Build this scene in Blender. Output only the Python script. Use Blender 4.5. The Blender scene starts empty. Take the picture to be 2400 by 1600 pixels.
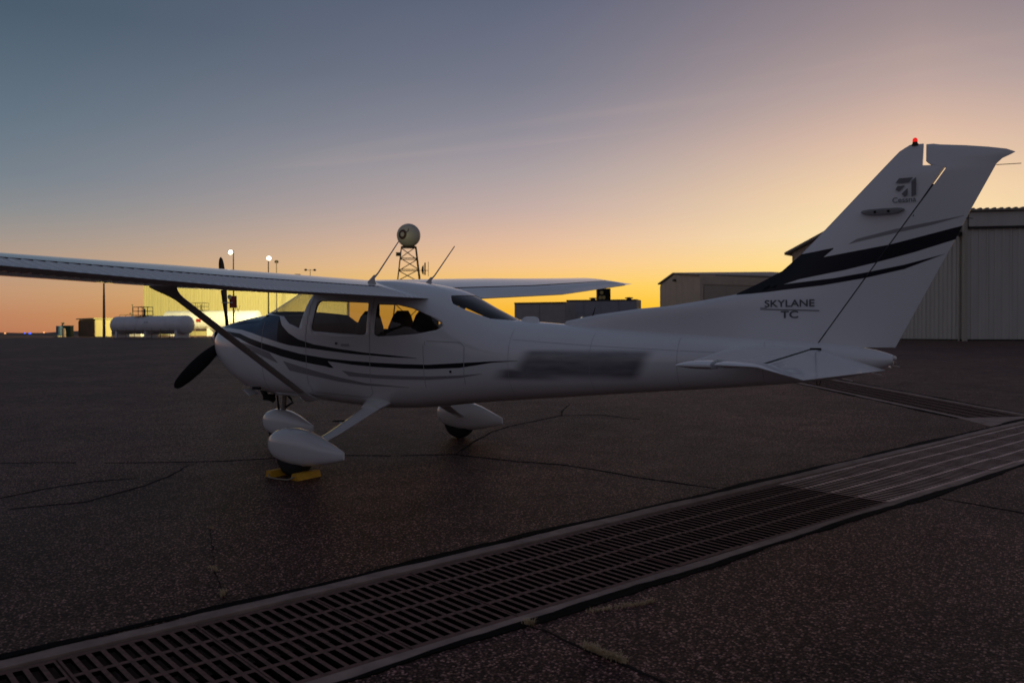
import bpy, bmesh, math, random
from mathutils import Vector, Matrix
random.seed(7)
sc = bpy.context.scene
COL = sc.collection
rad = math.radians

# ------------------------------------------------------------------ camera
CAMP = Vector((9.0546, -7.7335, 1.3495)); YAW = rad(-30.95); PITCH = -math.atan(19/2069.05); FPX = 2069.05
cam = bpy.data.cameras.new('camera'); camo = bpy.data.objects.new('camera', cam); COL.objects.link(camo)
camo.location = CAMP; camo.rotation_euler = (math.pi/2+PITCH, 0, -YAW)
cam.sensor_width = 36; cam.lens = 36*FPX/2400; cam.clip_start = .05; cam.clip_end = 9000
cam.dof.use_dof = True; cam.dof.focus_distance = 8.5; cam.dof.aperture_fstop = 3.2
sc.camera = camo
_f = Vector((math.sin(YAW)*math.cos(PITCH), math.cos(YAW)*math.cos(PITCH), math.sin(PITCH)))
_r = Vector((math.cos(YAW), -math.sin(YAW), 0)); _u = _r.cross(_f)
def at(px, py, D):
    """surveyed point: bearing px,py seen from the tripod, D metres out"""
    return CAMP + (_f + _r*((px-1200)/FPX) + _u*((800-py)/FPX))*D

# ------------------------------------------------------------------ world (dusk sky)
def lin(c):
    return tuple((v/255/12.92 if v/255 <= .04045 else ((v/255+.055)/1.055)**2.4) for v in c)
SUN_AZ = YAW + rad(24.7)
w = bpy.data.worlds.new('World'); sc.world = w; w.use_nodes = True
nt = w.node_tree; nt.nodes.clear()
def N(t, **k):
    n = nt.nodes.new(t)
    for a, b in k.items(): setattr(n, a, b)
    return n
def M(op, a, b=None, c=None, clamp=False):
    n = N('ShaderNodeMath', operation=op, use_clamp=clamp)
    for i, v in enumerate((a, b, c)):
        if v is None: continue
        if isinstance(v, (int, float)): n.inputs[i].default_value = v
        else: nt.links.new(v, n.inputs[i])
    return n.outputs[0]
tc = N('ShaderNodeTexCoord'); sep = N('ShaderNodeSeparateXYZ'); nt.links.new(tc.outputs['Generated'], sep.inputs[0])
el = M('ARCSINE', M('MINIMUM', M('MAXIMUM', sep.outputs[2], -1), 1))
elt = M('SQRT', M('MAXIMUM', M('MULTIPLY', el, 2/math.pi), 0))
hl = M('SQRT', M('ADD', M('ADD', M('MULTIPLY', sep.outputs[0], sep.outputs[0]), M('MULTIPLY', sep.outputs[1], sep.outputs[1])), 1e-6))
dt = M('DIVIDE', M('ADD', M('MULTIPLY', sep.outputs[0], math.sin(SUN_AZ)), M('MULTIPLY', sep.outputs[1], math.cos(SUN_AZ))), hl)
dl = M('MULTIPLY', M('ARCCOSINE', M('MINIMUM', M('MAXIMUM', dt, -1), 1)), 180/math.pi)
def ramp(stops):
    n = N('ShaderNodeValToRGB'); cr = n.color_ramp; cr.interpolation = 'LINEAR'
    while len(cr.elements) > 1: cr.elements.remove(cr.elements[-1])
    for i, (e, c) in enumerate(stops):
        p = math.sqrt(max(e, 0)/90)
        el_ = cr.elements[0] if i == 0 else cr.elements.new(p)
        el_.position = p; el_.color = (*lin(c), 1)
    nt.links.new(elt, n.inputs[0]); return n.outputs[0]
R0 = ramp([(0,(255,196,20)),(2,(255,214,58)),(4,(255,228,140)),(6,(255,231,176)),(8.5,(252,217,168)),(11.5,(229,192,166)),(14.5,(192,166,158)),(18,(160,141,142)),(24,(118,110,122)),(32,(94,94,110)),(50,(86,90,107)),(90,(80,85,101))])
R25 = ramp([(0,(255,176,30)),(1.5,(255,190,46)),(3,(253,202,92)),(4.5,(246,197,142)),(6,(228,187,159)),(8,(198,173,166)),(10.2,(173,160,162)),(13,(142,138,150)),(16,(118,120,136)),(20.7,(95,101,122)),(30,(84,91,110)),(50,(82,88,106)),(90,(80,85,101))])
R55 = ramp([(0,(180,114,86)),(1,(187,130,98)),(2.4,(190,147,117)),(4,(178,152,134)),(5.5,(155,146,140)),(7,(132,137,141)),(9,(112,125,137)),(12,(96,113,128)),(18,(70,89,106)),(28,(70,85,103)),(50,(77,86,105)),(90,(80,85,101))])
R180 = ramp([(0,(88,84,95)),(3,(102,96,105)),(8,(114,109,119)),(14,(107,107,120)),(24,(94,98,114)),(40,(86,91,108)),(90,(80,85,101))])
def mr(v, a, b):
    n = N('ShaderNodeMapRange', interpolation_type='SMOOTHSTEP'); n.inputs[1].default_value = a; n.inputs[2].default_value = b
    nt.links.new(v, n.inputs[0]); return n.outputs[0]
def mix(fac, a, b, bt='MIX'):
    n = N('ShaderNodeMix', data_type='RGBA', blend_type=bt)
    if isinstance(fac, (int, float)): n.inputs[0].default_value = fac
    else: nt.links.new(fac, n.inputs[0])
    for s, v in ((6, a), (7, b)):
        if isinstance(v, tuple): n.inputs[s].default_value = v
        else: nt.links.new(v, n.inputs[s])
    return n.outputs[2]
def mrl(v, a, b):
    n = N('ShaderNodeMapRange'); n.inputs[1].default_value = a; n.inputs[2].default_value = b
    nt.links.new(v, n.inputs[0]); return n.outputs[0]
sky = mix(mr(dl, -6, 27), R0, R25)
sky = mix(mr(dl, 17, 60), sky, R55)
sky = mix(mr(dl, 52, 150), sky, R180)
# thin cirrus, laid out on a high flat layer
zc = M('MAXIMUM', sep.outputs[2], .06)
cmb = N('ShaderNodeCombineXYZ'); nt.links.new(M('DIVIDE', sep.outputs[0], zc), cmb.inputs[0]); nt.links.new(M('DIVIDE', sep.outputs[1], zc), cmb.inputs[1])
mp = N('ShaderNodeMapping'); mp.inputs['Rotation'].default_value = (0, 0, rad(-28)); mp.inputs['Scale'].default_value = (.11, 1.05, 1); mp.inputs['Location'].default_value = (.35, 1.7, 0)
nt.links.new(cmb.outputs[0], mp.inputs[0])
nz = N('ShaderNodeTexNoise'); nz.inputs['Scale'].default_value = 1.5; nz.inputs['Detail'].default_value = 5; nz.inputs['Roughness'].default_value = .5; nz.inputs['Distortion'].default_value = .9
nt.links.new(mp.outputs[0], nz.inputs['Vector'])
cl = M('MULTIPLY', mr(nz.outputs[0], .55, .80), mr(sep.outputs[2], .07, .2))
sky = mix(M('MULTIPLY', cl, .32), sky, mix(.5, sky, (.66, .47, .39, 1)))
sky = mix(mr(sep.outputs[2], -.002, -.02), sky, (.012, .010, .010, 1))
bg = N('ShaderNodeBackground'); bg.inputs[1].default_value = 1.0; nt.links.new(sky, bg.inputs[0])
# physical dusk sky from the sun just under the horizon adds a faint blue to the whole dome
nis = N('ShaderNodeTexSky', sky_type='NISHITA'); nis.sun_disc = False; nis.sun_elevation = rad(-1.5); nis.sun_rotation = SUN_AZ
bg2 = N('ShaderNodeBackground'); bg2.inputs[1].default_value = .02; nt.links.new(nis.outputs[0], bg2.inputs[0])
ads = N('ShaderNodeAddShader'); nt.links.new(bg.outputs[0], ads.inputs[0]); nt.links.new(bg2.outputs[0], ads.inputs[1])
wo = N('ShaderNodeOutputWorld'); nt.links.new(ads.outputs[0], wo.inputs[0])
# the last of the sun, at the horizon
sl = bpy.data.lights.new('sun', 'SUN'); sl.energy = .05; sl.angle = rad(12); sl.color = (1, .72, .42)
so = bpy.data.objects.new('sun', sl); COL.objects.link(so)
so.rotation_euler = (rad(88.5), 0, math.pi-SUN_AZ)
sc.view_settings.view_transform = 'Standard'; sc.view_settings.look = 'None'; sc.view_settings.exposure = 0; sc.view_settings.gamma = 1
sc.render.engine = 'CYCLES'
sc.cycles.max_bounces = 8; sc.cycles.transparent_max_bounces = 16; sc.cycles.sample_clamp_indirect = 6
sc.cycles.pixel_filter_type = 'BLACKMAN_HARRIS'; sc.cycles.filter_width = 1.6

# ------------------------------------------------------------------ materials
MATS = {}
def mat(name, col, rough=.5, metal=0., coat=0., noise=0., nscale=8., bump=0., emit=None, estr=0., spec=.5, stretch=(1,1,1), col2=None, vrough=True):
    if name in MATS: return MATS[name]
    m = bpy.data.materials.new(name); m.use_nodes = True; t = m.node_tree; b = t.nodes['Principled BSDF']
    b.inputs['Base Color'].default_value = (*col, 1); b.inputs['Roughness'].default_value = rough; b.inputs['Metallic'].default_value = metal
    b.inputs['Coat Weight'].default_value = coat; b.inputs['Coat Roughness'].default_value = .08; b.inputs['Specular IOR Level'].default_value = spec
    if emit: b.inputs['Emission Color'].default_value = (*emit, 1); b.inputs['Emission Strength'].default_value = estr
    if noise or bump:
        c = t.nodes.new('ShaderNodeTexCoord'); mpn = t.nodes.new('ShaderNodeMapping'); mpn.inputs['Scale'].default_value = stretch
        t.links.new(c.outputs['Object'], mpn.inputs[0])
        n = t.nodes.new('ShaderNodeTexNoise'); n.inputs['Scale'].default_value = nscale; n.inputs['Detail'].default_value = 6; n.inputs['Roughness'].default_value = .6
        t.links.new(mpn.outputs[0], n.inputs['Vector'])
        if noise:
            mx = t.nodes.new('ShaderNodeMix'); mx.data_type = 'RGBA'
            r = t.nodes.new('ShaderNodeMapRange'); r.inputs[1].default_value = .35; r.inputs[2].default_value = .68
            t.links.new(n.outputs[0], r.inputs[0]); t.links.new(r.outputs[0], mx.inputs[0])
            k2 = col2 if col2 else tuple(v*(1-noise) for v in col)
            mx.inputs[6].default_value = (*k2, 1); mx.inputs[7].default_value = (*col, 1)
            t.links.new(mx.outputs[2], b.inputs['Base Color'])
            if not vrough: t.nodes.active = b
            rr = t.nodes.new('ShaderNodeMapRange'); rr.inputs[3].default_value = min(1, rough*1.25); rr.inputs[4].default_value = rough*.85
            
            if vrough: t.links.new(n.outputs[0], rr.inputs[0]); t.links.new(rr.outputs[0], b.inputs['Roughness'])
        if bump:
            bp = t.nodes.new('ShaderNodeBump'); bp.inputs['Strength'].default_value = bump; bp.inputs['Distance'].default_value = .01
            t.links.new(n.outputs[0], bp.inputs['Height']); t.links.new(bp.outputs[0], b.inputs['Normal'])
    MATS[name] = m; return m
WHITE = mat('white_paint', (.79,.80,.80), .26, coat=.9, noise=.05, nscale=1.2, vrough=False)
NAVY = mat('navy_paint', (.004,.006,.012), .34, coat=.08, spec=.3)
BLUE = mat('navy_sky_sheen', (.004,.050,.125), .3, coat=.25, noise=.15, nscale=4)  # the navy paint on the cowl top, with sky reflection put into its colour
GREYP = mat('grey_paint', (.30,.29,.29), .35, coat=.3)
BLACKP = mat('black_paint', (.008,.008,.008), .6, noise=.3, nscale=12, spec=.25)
RUBBER = mat('rubber', (.018,.018,.018), .75, noise=.3, nscale=20)
DARKTRIM = mat('cabin_trim', (.030,.026,.024), .8, noise=.3, nscale=10)
SEAT = mat('seat_leather', (.022,.020,.020), .6, noise=.3, nscale=15)
SEAM = mat('panel_seam', (.40,.40,.41), .7)
METAL = mat('bare_metal', (.45,.44,.43), .35, metal=1, noise=.2, nscale=20)
DKMETAL = mat('dark_metal', (.05,.045,.04), .5, metal=.6, noise=.3, nscale=20)
STEELDK = mat('tower_steel', (.06,.045,.035), .6, metal=.3, noise=.3)
YCHOCK = mat('yellow_chock', (.75,.40,.02), .6, noise=.25, nscale=25)
ROPE = mat('rope', (.35,.30,.22), .9)
CONC = mat('concrete', (.37,.255,.205), .9, noise=.40, nscale=6, bump=.5)
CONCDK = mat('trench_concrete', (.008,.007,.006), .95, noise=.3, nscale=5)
TAR = mat('tar', (.005,.005,.005), .95, noise=.3, nscale=14, bump=.3, spec=.08)
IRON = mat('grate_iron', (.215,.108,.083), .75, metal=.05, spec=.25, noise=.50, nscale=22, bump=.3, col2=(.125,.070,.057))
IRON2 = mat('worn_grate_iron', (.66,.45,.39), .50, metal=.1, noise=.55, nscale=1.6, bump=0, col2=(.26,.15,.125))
DRYGRASS = mat('dry_grass', (.66,.48,.27), .8, noise=.4, nscale=30)
BEIGE = mat('beige_siding', (.60,.57,.50), .6, noise=.14, nscale=1.2, stretch=(1,1,.15))
BEIGE2 = mat('tan_siding', (.70,.56,.42), .6, noise=.12, nscale=1.2)
DOORP = mat('hangar_door_paint', (.55,.46,.36), .6, noise=.1)
ROOFM = mat('roof_metal', (.30,.26,.22), .5, metal=.2, noise=.15)
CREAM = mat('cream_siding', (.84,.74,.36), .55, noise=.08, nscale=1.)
TANKW = mat('tank_white', (.76,.76,.78), .4, noise=.12, nscale=1.5)
RAIL = mat('rail_paint', (.10,.085,.05), .6)
WOOD = mat('shed_boards', (.20,.14,.08), .8, noise=.3, nscale=5, stretch=(3,3,.4))
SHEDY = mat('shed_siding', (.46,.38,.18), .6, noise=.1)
GREENP = mat('green_paint', (.03,.09,.04), .5, noise=.2)
BLUEP = mat('blue_drum_paint', (.05,.11,.22), .5, noise=.2)
GREYBOX = mat('grey_container_paint', (.40,.36,.34), .6, noise=.15, nscale=1.)
BLUEGREY = mat('bluegrey_siding', (.32,.32,.36), .6, noise=.15, nscale=1.)
REDP = mat('red_paint', (.30,.02,.015), .5)
FIELD = mat('field_earth', (.075,.055,.045), .95, noise=.4, nscale=.05)
HILL = mat('far_hill', (.05,.045,.05), 1)
RADW = mat('radome_white', (.34,.34,.36), .5, noise=.08, nscale=.8)
LAMPON = mat('lamp_lens', (1,.95,.8), .3, emit=(1,.90,.62), estr=5)
LAMPSM = mat('small_lamp_lens', (1,.9,.7), .3, emit=(1,.85,.62), estr=.75)
ORL = mat('orange_lens', (1,.5,.2), .3, emit=(1,.42,.14), estr=1.7)
BLL = mat('blue_lens', (.1,.2,1), .3, emit=(.015,.10,1), estr=1.8)
BEACON = mat('beacon_lens', (.5,.01,.01), .2, emit=(1,.015,.01), estr=.75)
LETTER = mat('lettering', (.085,.085,.095), .45)
EMBLEM = mat('emblem_print', (.17,.17,.18), .45)
def glass():
    m = bpy.data.materials.new('window_glass'); m.use_nodes = True; t = m.node_tree; t.nodes.clear()
    tr = t.nodes.new('ShaderNodeBsdfTransparent'); tr.inputs[0].default_value = (.72,.70,.68,1)
    gl = t.nodes.new('ShaderNodeBsdfGlossy'); gl.inputs['Roughness'].default_value = .03
    ge = t.nodes.new('ShaderNodeNewGeometry'); dv = t.nodes.new('ShaderNodeVectorMath'); dv.operation = 'DOT_PRODUCT'
    t.links.new(ge.outputs['Normal'], dv.inputs[0]); t.links.new(ge.outputs['Incoming'], dv.inputs[1])
    def mth(op, a, b_):
        n = t.nodes.new('ShaderNodeMath'); n.operation = op
        for i, v in enumerate((a, b_)):
            if v is None: continue
            if isinstance(v, float): n.inputs[i].default_value = v
            else: t.links.new(v, n.inputs[i])
        return n.outputs[0]
    sch = mth('MULTIPLY_ADD', mth('POWER', mth('SUBTRACT', 1., mth('ABSOLUTE', dv.outputs['Value'], None)), 5.), .90)
    sch.node.inputs[2].default_value = .06
    mx = t.nodes.new('ShaderNodeMixShader'); t.links.new(sch, mx.inputs[0]); t.links.new(tr.outputs[0], mx.inputs[1]); t.links.new(gl.outputs[0], mx.inputs[2])
    o = t.nodes.new('ShaderNodeOutputMaterial'); t.links.new(mx.outputs[0], o.inputs[0]); return m
GLASS = glass()
def asphalt():
    m = bpy.data.materials.new('asphalt'); m.use_nodes = True; t = m.node_tree; b = t.nodes['Principled BSDF']
    def nn(ty, **k):
        n = t.nodes.new(ty)
        for a, v in k.items(): setattr(n, a, v)
        return n
    c = nn('ShaderNodeTexCoord')
    def noise(s, d=4, r=.55):
        n = nn('ShaderNodeTexNoise'); n.inputs['Scale'].default_value = s; n.inputs['Detail'].default_value = d; n.inputs['Roughness'].default_value = r
        t.links.new(c.outputs['Object'], n.inputs['Vector']); return n
    def rng(v, a, b2, c2=0., d2=1.):
        n = nn('ShaderNodeMapRange'); n.inputs[1].default_value = a; n.inputs[2].default_value = b2; n.inputs[3].default_value = c2; n.inputs[4].default_value = d2
        t.links.new(v, n.inputs[0]); return n.outputs[0]
    def mixc(f, a, b2, bt='MIX'):
        n = nn('ShaderNodeMix', data_type='RGBA', blend_type=bt)
        if isinstance(f, float): n.inputs[0].default_value = f
        else: t.links.new(f, n.inputs[0])
        for s, v in ((6, a), (7, b2)):
            if isinstance(v, tuple): n.inputs[s].default_value = (*v, 1)
            else: t.links.new(v, n.inputs[s])
        return n.outputs[2]
    big = noise(.35, 5); mid = noise(2.2, 5); vo = nn('ShaderNodeTexVoronoi'); vo.inputs['Scale'].default_value = 82
    t.links.new(c.outputs['Object'], vo.inputs['Vector'])
    vs = nn('ShaderNodeSeparateColor'); t.links.new(vo.outputs['Color'], vs.inputs[0])
    binder = (.022,.017,.015)
    ramp_ = nn('ShaderNodeValToRGB'); cr = ramp_.color_ramp; cr.interpolation = 'LINEAR'
    for i, (p, k) in enumerate([(0,(.014,.012,.011)),(.28,(.060,.042,.037)),(.45,(.035,.032,.031)),(.64,(.115,.082,.070)),(.84,(.20,.165,.148)),(1.,(.52,.43,.385))]):
        e = cr.elements[0] if i == 0 else (cr.elements[1] if i == 1 else cr.elements.new(p)); e.position = p; e.color = (*k, 1)
    t.links.new(vs.outputs[0], ramp_.inputs[0])
    stone = mixc(rng(vo.outputs['Distance'], .42, .70), ramp_.outputs[0], binder)
    patch = mixc(rng(mid.outputs[0], .35, .65), (.90,.88,.87), (1.10,1.06,1.04))
    patch2 = mixc(rng(big.outputs[0], .36, .64), (.96,.69,.65), (1.52,.99,.92))
    colr = mixc(1., mixc(1., stone, patch, 'MULTIPLY'), patch2, 'MULTIPLY')
    t.links.new(colr, b.inputs['Base Color'])
    t.links.new(rng(mid.outputs[0], .3, .7, .58, .50), b.inputs['Roughness'])
    b.inputs['IOR'].default_value = 1.14
    hh = nn('ShaderNodeMath', operation='MULTIPLY'); hh.inputs[1].default_value = -1; t.links.new(vo.outputs['Distance'], hh.inputs[0])
    bp = nn('ShaderNodeBump'); bp.inputs['Strength'].default_value = .6; bp.inputs['Distance'].default_value = .006
    t.links.new(hh.outputs[0], bp.inputs['Height']); t.links.new(bp.outputs[0], b.inputs['Normal'])
    return m
ASPHALT = asphalt()
def fuselage_paint():
    """white paint with the smeared dark registration print on the tail cone"""
    m = WHITE.copy(); m.name = 'fuselage_paint'; t = m.node_tree; b = t.nodes['Principled BSDF']
    src = b.inputs['Base Color'].links[0].from_socket
    c = t.nodes.new('ShaderNodeTexCoord'); s = t.nodes.new('ShaderNodeSeparateXYZ'); t.links.new(c.outputs['Object'], s.inputs[0])
    def rg(v, a, b2):
        n = t.nodes.new('ShaderNodeMapRange'); n.interpolation_type = 'SMOOTHSTEP'; n.inputs[1].default_value = a; n.inputs[2].default_value = b2; t.links.new(v, n.inputs[0]); return n.outputs[0]
    def mm(op, a, b2):
        n = t.nodes.new('ShaderNodeMath'); n.operation = op; n.use_clamp = True
        for i, v in enumerate((a, b2)):
            if isinstance(v, float): n.inputs[i].default_value = v
            else: t.links.new(v, n.inputs[i])
        return n.outputs[0]
    # slanted block
    sh = t.nodes.new('ShaderNodeMath'); sh.operation = 'MULTIPLY_ADD'; sh.inputs[1].default_value = -.55; t.links.new(s.outputs[2], sh.inputs[0]); t.links.new(s.outputs[0], sh.inputs[2])
    q = sh.outputs[0]
    body = mm('MULTIPLY', mm('MULTIPLY', rg(q, 4.08, 4.26), rg(q, 5.46, 5.30)), mm('MULTIPLY', rg(s.outputs[2], .90, .99), rg(s.outputs[2], 1.225, 1.17)))
    foot = mm('MULTIPLY', mm('MULTIPLY', rg(q, 3.90, 4.12), rg(q, 4.9, 4.4)), mm('MULTIPLY', rg(s.outputs[2], .89, .95), rg(s.outputs[2], 1.04, .99)))
    nz_ = t.nodes.new('ShaderNodeTexNoise'); nz_.inputs['Scale'].default_value = 3.; mp_ = t.nodes.new('ShaderNodeMapping'); mp_.inputs['Scale'].default_value = (.8, .1, 4.); t.links.new(c.outputs['Object'], mp_.inputs[0]); t.links.new(mp_.outputs[0], nz_.inputs['Vector'])
    var = t.nodes.new('ShaderNodeMapRange'); var.inputs[1].default_value = .35; var.inputs[2].default_value = .65; var.inputs[3].default_value = .74; var.inputs[4].default_value = .92; t.links.new(nz_.outputs[0], var.inputs[0])
    mask = mm('MULTIPLY', mm('MAXIMUM', body, foot), var.outputs[0])
    mx = t.nodes.new('ShaderNodeMix'); mx.data_type = 'RGBA'; t.links.new(mask, mx.inputs[0]); t.links.new(src, mx.inputs[6]); mx.inputs[7].default_value = (.10,.095,.11,1)
    t.links.new(mx.outputs[2], b.inputs['Base Color']); return m
FPAINT = fuselage_paint()

# ------------------------------------------------------------------ mesh helpers
class MB:
    def __init__(s): s.v = []; s.f = []
    def add(s, vs, fs):
        o = len(s.v); s.v += [tuple(v) for v in vs]; s.f += [tuple(i+o for i in f) for f in fs]; return s
    def box(s, c, d, rot=None):
        vs = [Vector((sx*d[0]/2, sy*d[1]/2, sz*d[2]/2)) for sx in (-1,1) for sy in (-1,1) for sz in (-1,1)]
        if rot is not None: vs = [rot @ v for v in vs]
        vs = [v+Vector(c) for v in vs]
        return s.add(vs, [(0,1,3,2),(4,6,7,5),(0,4,5,1),(2,3,7,6),(0,2,6,4),(1,5,7,3)])
    def bar(s, a, b, w_, h_):
        a = Vector(a); b = Vector(b); d = b-a; L = d.length; d.normalize()
        up = Vector((0,0,1)) if abs(d.z) < .95 else Vector((1,0,0))
        x = d.cross(up).normalized(); z = x.cross(d)
        R = Matrix((x, d, z)).transposed()
        return s.box((a+b)/2, (w_, L, h_), R)
    def tube(s, pts, r, n=8, cap=True):
        pts = [Vector(p) for p in pts]; rs = r if isinstance(r, (list, tuple)) else [r]*len(pts)
        vs = []; fs = []
        for i, p in enumerate(pts):
            d = (pts[min(i+1, len(pts)-1)]-pts[max(i-1, 0)]).normalized()
            up = Vector((0,0,1)) if abs(d.z) < .95 else Vector((1,0,0))
            x = d.cross(up).normalized(); y = x.cross(d)
            for k in range(n):
                a = 2*math.pi*k/n; vs.append(p+(x*math.cos(a)+y*math.sin(a))*rs[i])
        for i in range(len(pts)-1):
            for k in range(n): fs.append((i*n+k, i*n+(k+1) % n, (i+1)*n+(k+1) % n, (i+1)*n+k))
        if cap: fs += [tuple(range(n-1, -1, -1)), tuple((len(pts)-1)*n+k for k in range(n))]
        return s.add(vs, fs)
    def loft(s, rings, cap=True, closed=True):
        n = len(rings[0]); vs = [p for r in rings for p in r]; fs = []
        for i in range(len(rings)-1):
            for k in range(n if closed else n-1): fs.append((i*n+k, i*n+(k+1) % n, (i+1)*n+(k+1) % n, (i+1)*n+k))
        if cap and closed: fs += [tuple(range(n-1, -1, -1)), tuple((len(rings)-1)*n+k for k in range(n))]
        return s.add(vs, fs)
    def lathe(s, prof, c=(0,0,0), axis='z', n=20):
        rings = []
        for r, h in prof:
            ring = []
            for k in range(n):
                a = 2*math.pi*k/n; x, y = r*math.cos(a), r*math.sin(a)
                p = (x, y, h) if axis == 'z' else ((h, x, y) if axis == 'x' else (y, h, x))
                ring.append(Vector(p)+Vector(c))
            rings.append(ring)
        return s.loft(rings)
    def prism(s, poly, y0, y1):
        n = len(poly)
        return s.add([(x, y0, z) for x, z in poly]+[(x, y1, z) for x, z in poly], [tuple(range(n)), tuple(range(2*n-1, n-1, -1))]+[(k, (k+1) % n, n+(k+1) % n, n+k)[::-1] for k in range(n)])
    def mesh(s, name, smooth=None):
        m = bpy.data.meshes.new(name); m.from_pydata(s.v, [], s.f); fin_mesh(m, smooth); return m
    def build(s, name, material, parent=None, smooth=None):
        return obj(name, s.mesh(name, smooth), material, parent)
def fin_mesh(m, smooth, weld=True):
    bm = bmesh.new(); bm.from_mesh(m)
    bmesh.ops.recalc_face_normals(bm, faces=bm.faces)
    bm.to_mesh(m); bm.free()
    if smooth:
        for p in m.polygons: p.use_smooth = True
        m.set_sharp_from_angle(angle=rad(smooth))
def obj(name, me, material, parent=None):
    o = bpy.data.objects.new(name, me); COL.objects.link(o)
    if material is not None and not me.materials: me.materials.append(material)
    if parent is not None: o.parent = parent
    return o
def tag(o, label, cat, group=None):
    o['label'] = label; o['category'] = cat
    if group: o['group'] = group
    return o
def thing(name, label, cat, loc=(0,0,0), rot=(0,0,0), group=None):
    o = bpy.data.objects.new(name, None); COL.objects.link(o); o.location = loc; o.rotation_euler = rot; o.empty_display_size = .2
    return tag(o, label, cat, group)
def struct(o): o['kind'] = 'structure'; return o
def itp(x, xs, ys):
    if x <= xs[0]: return ys[0]
    for i in range(len(xs)-1):
        if x <= xs[i+1]:
            t = (x-xs[i])/(xs[i+1]-xs[i]); return ys[i]+(ys[i+1]-ys[i])*t
    return ys[-1]
def itps(x, xs, ys):
    """monotone-ish cubic (Catmull-Rom on uneven knots)"""
    n = len(xs)
    if x <= xs[0]: return ys[0]
    if x >= xs[-1]: return ys[-1]
    i = max(k for k in range(n-1) if xs[k] <= x)
    def sl(k):
        if k <= 0: return (ys[1]-ys[0])/(xs[1]-xs[0])
        if k >= n-1: return (ys[-1]-ys[-2])/(xs[-1]-xs[-2])
        a = (ys[k]-ys[k-1])/(xs[k]-xs[k-1]); b = (ys[k+1]-ys[k])/(xs[k+1]-xs[k])
        return 0 if a*b <= 0 else 2*a*b/(a+b)
    h = xs[i+1]-xs[i]; t = (x-xs[i])/h; m0, m1 = sl(i)*h, sl(i+1)*h
    return (2*t**3-3*t*t+1)*ys[i]+(t**3-2*t*t+t)*m0+(-2*t**3+3*t*t)*ys[i+1]+(t**3-t*t)*m1
def bm_region(bm): return list(bm.verts)+list(bm.edges)+list(bm.faces)
def ccw(poly):
    a = sum(poly[i][0]*poly[(i+1) % len(poly)][1]-poly[(i+1) % len(poly)][0]*poly[i][1] for i in range(len(poly)))
    return poly if a > 0 else poly[::-1]
def cut_out(bm, poly, axes=(0, 2), pre=None):
    """split the faces of bm along a convex prism and return the faces inside it"""
    poly = ccw(list(poly)); i0, i1 = axes
    lo = [min(p[k] for p in poly) for k in (0, 1)]; hi = [max(p[k] for p in poly) for k in (0, 1)]
    faces = []
    for f in bm.faces:
        a = [v.co[i0] for v in f.verts]; b = [v.co[i1] for v in f.verts]
        if max(a) >= lo[0] and min(a) <= hi[0] and max(b) >= lo[1] and min(b) <= hi[1] and (pre is None or pre(f)): faces.append(f)
    for k in range(len(poly)):
        p, q = poly[k], poly[(k+1) % len(poly)]
        d = (q[0]-p[0], q[1]-p[1]); co = [0,0,0]; no = [0,0,0]; co[i0], co[i1] = p; no[i0], no[i1] = d[1], -d[0]
        if abs(d[0])+abs(d[1]) < 1e-6 or not faces: continue
        g = set(faces)
        for f in faces: g.update(f.edges); g.update(f.verts)
        r = bmesh.ops.bisect_plane(bm, geom=list(g), dist=1e-5, plane_co=co, plane_no=no)
        cand = {x for x in r['geom'] if isinstance(x, bmesh.types.BMFace) and x.is_valid}
        cand.update(f for f in faces if f.is_valid)
        no_ = Vector(no); co_ = Vector(co)
        faces = [f for f in cand if (f.calc_center_median()-co_).dot(no_) < 0]
    return faces
def decal(srcs, bands, name, material, parent, off=.0015, side=0):
    """pieces of the surfaces in srcs lying inside the (x, zlo, zhi) bands, lifted by off: paint film"""
    V = []; F = []
    for me in srcs:
        for band in bands:
            for a, b in zip(band, band[1:]):
                poly = [(a[0], a[1]), (b[0], b[1]), (b[0], b[2]), (a[0], a[2])]
                x0, x1 = a[0], b[0]; z0 = min(a[1], b[1]); z1 = max(a[2], b[2])
                bm = bmesh.new(); idx = {}
                for p in me.polygons:
                    vs = [me.vertices[i].co for i in p.vertices]
                    if max(v.x for v in vs) < x0 or min(v.x for v in vs) > x1 or max(v.z for v in vs) < z0 or min(v.z for v in vs) > z1: continue
                    if side and side*p.center.y < 0: continue
                    if abs(p.normal.y) < .05: continue
                    bv = []
                    for i in p.vertices:
                        if i not in idx: idx[i] = bm.verts.new(me.vertices[i].co+me.vertices[i].normal*off)
                        bv.append(idx[i])
                    try: bm.faces.new(bv)
                    except ValueError: pass
                cp = ccw(poly)
                for k in range(4):
                    p, q = cp[k], cp[(k+1) % 4]; d = (q[0]-p[0], q[1]-p[1])
                    if abs(d[0])+abs(d[1]) < 1e-6: continue
                    bmesh.ops.bisect_plane(bm, geom=bm_region(bm), dist=1e-6, plane_co=(p[0],0,p[1]), plane_no=(d[1],0,-d[0]), clear_outer=True)
                o = len(V); bm.verts.index_update()
                V += [v.co.copy() for v in bm.verts]; F += [tuple(v.index+o for v in f.verts) for f in bm.faces]; bm.free()
    m = bpy.data.meshes.new(name); m.from_pydata(V, [], F)
    bm = bmesh.new(); bm.from_mesh(m); bmesh.ops.remove_doubles(bm, verts=bm.verts, dist=.0004); bm.to_mesh(m); bm.free()
    for p in m.polygons: p.use_smooth = True
    return obj(name, m, material, parent)

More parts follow.
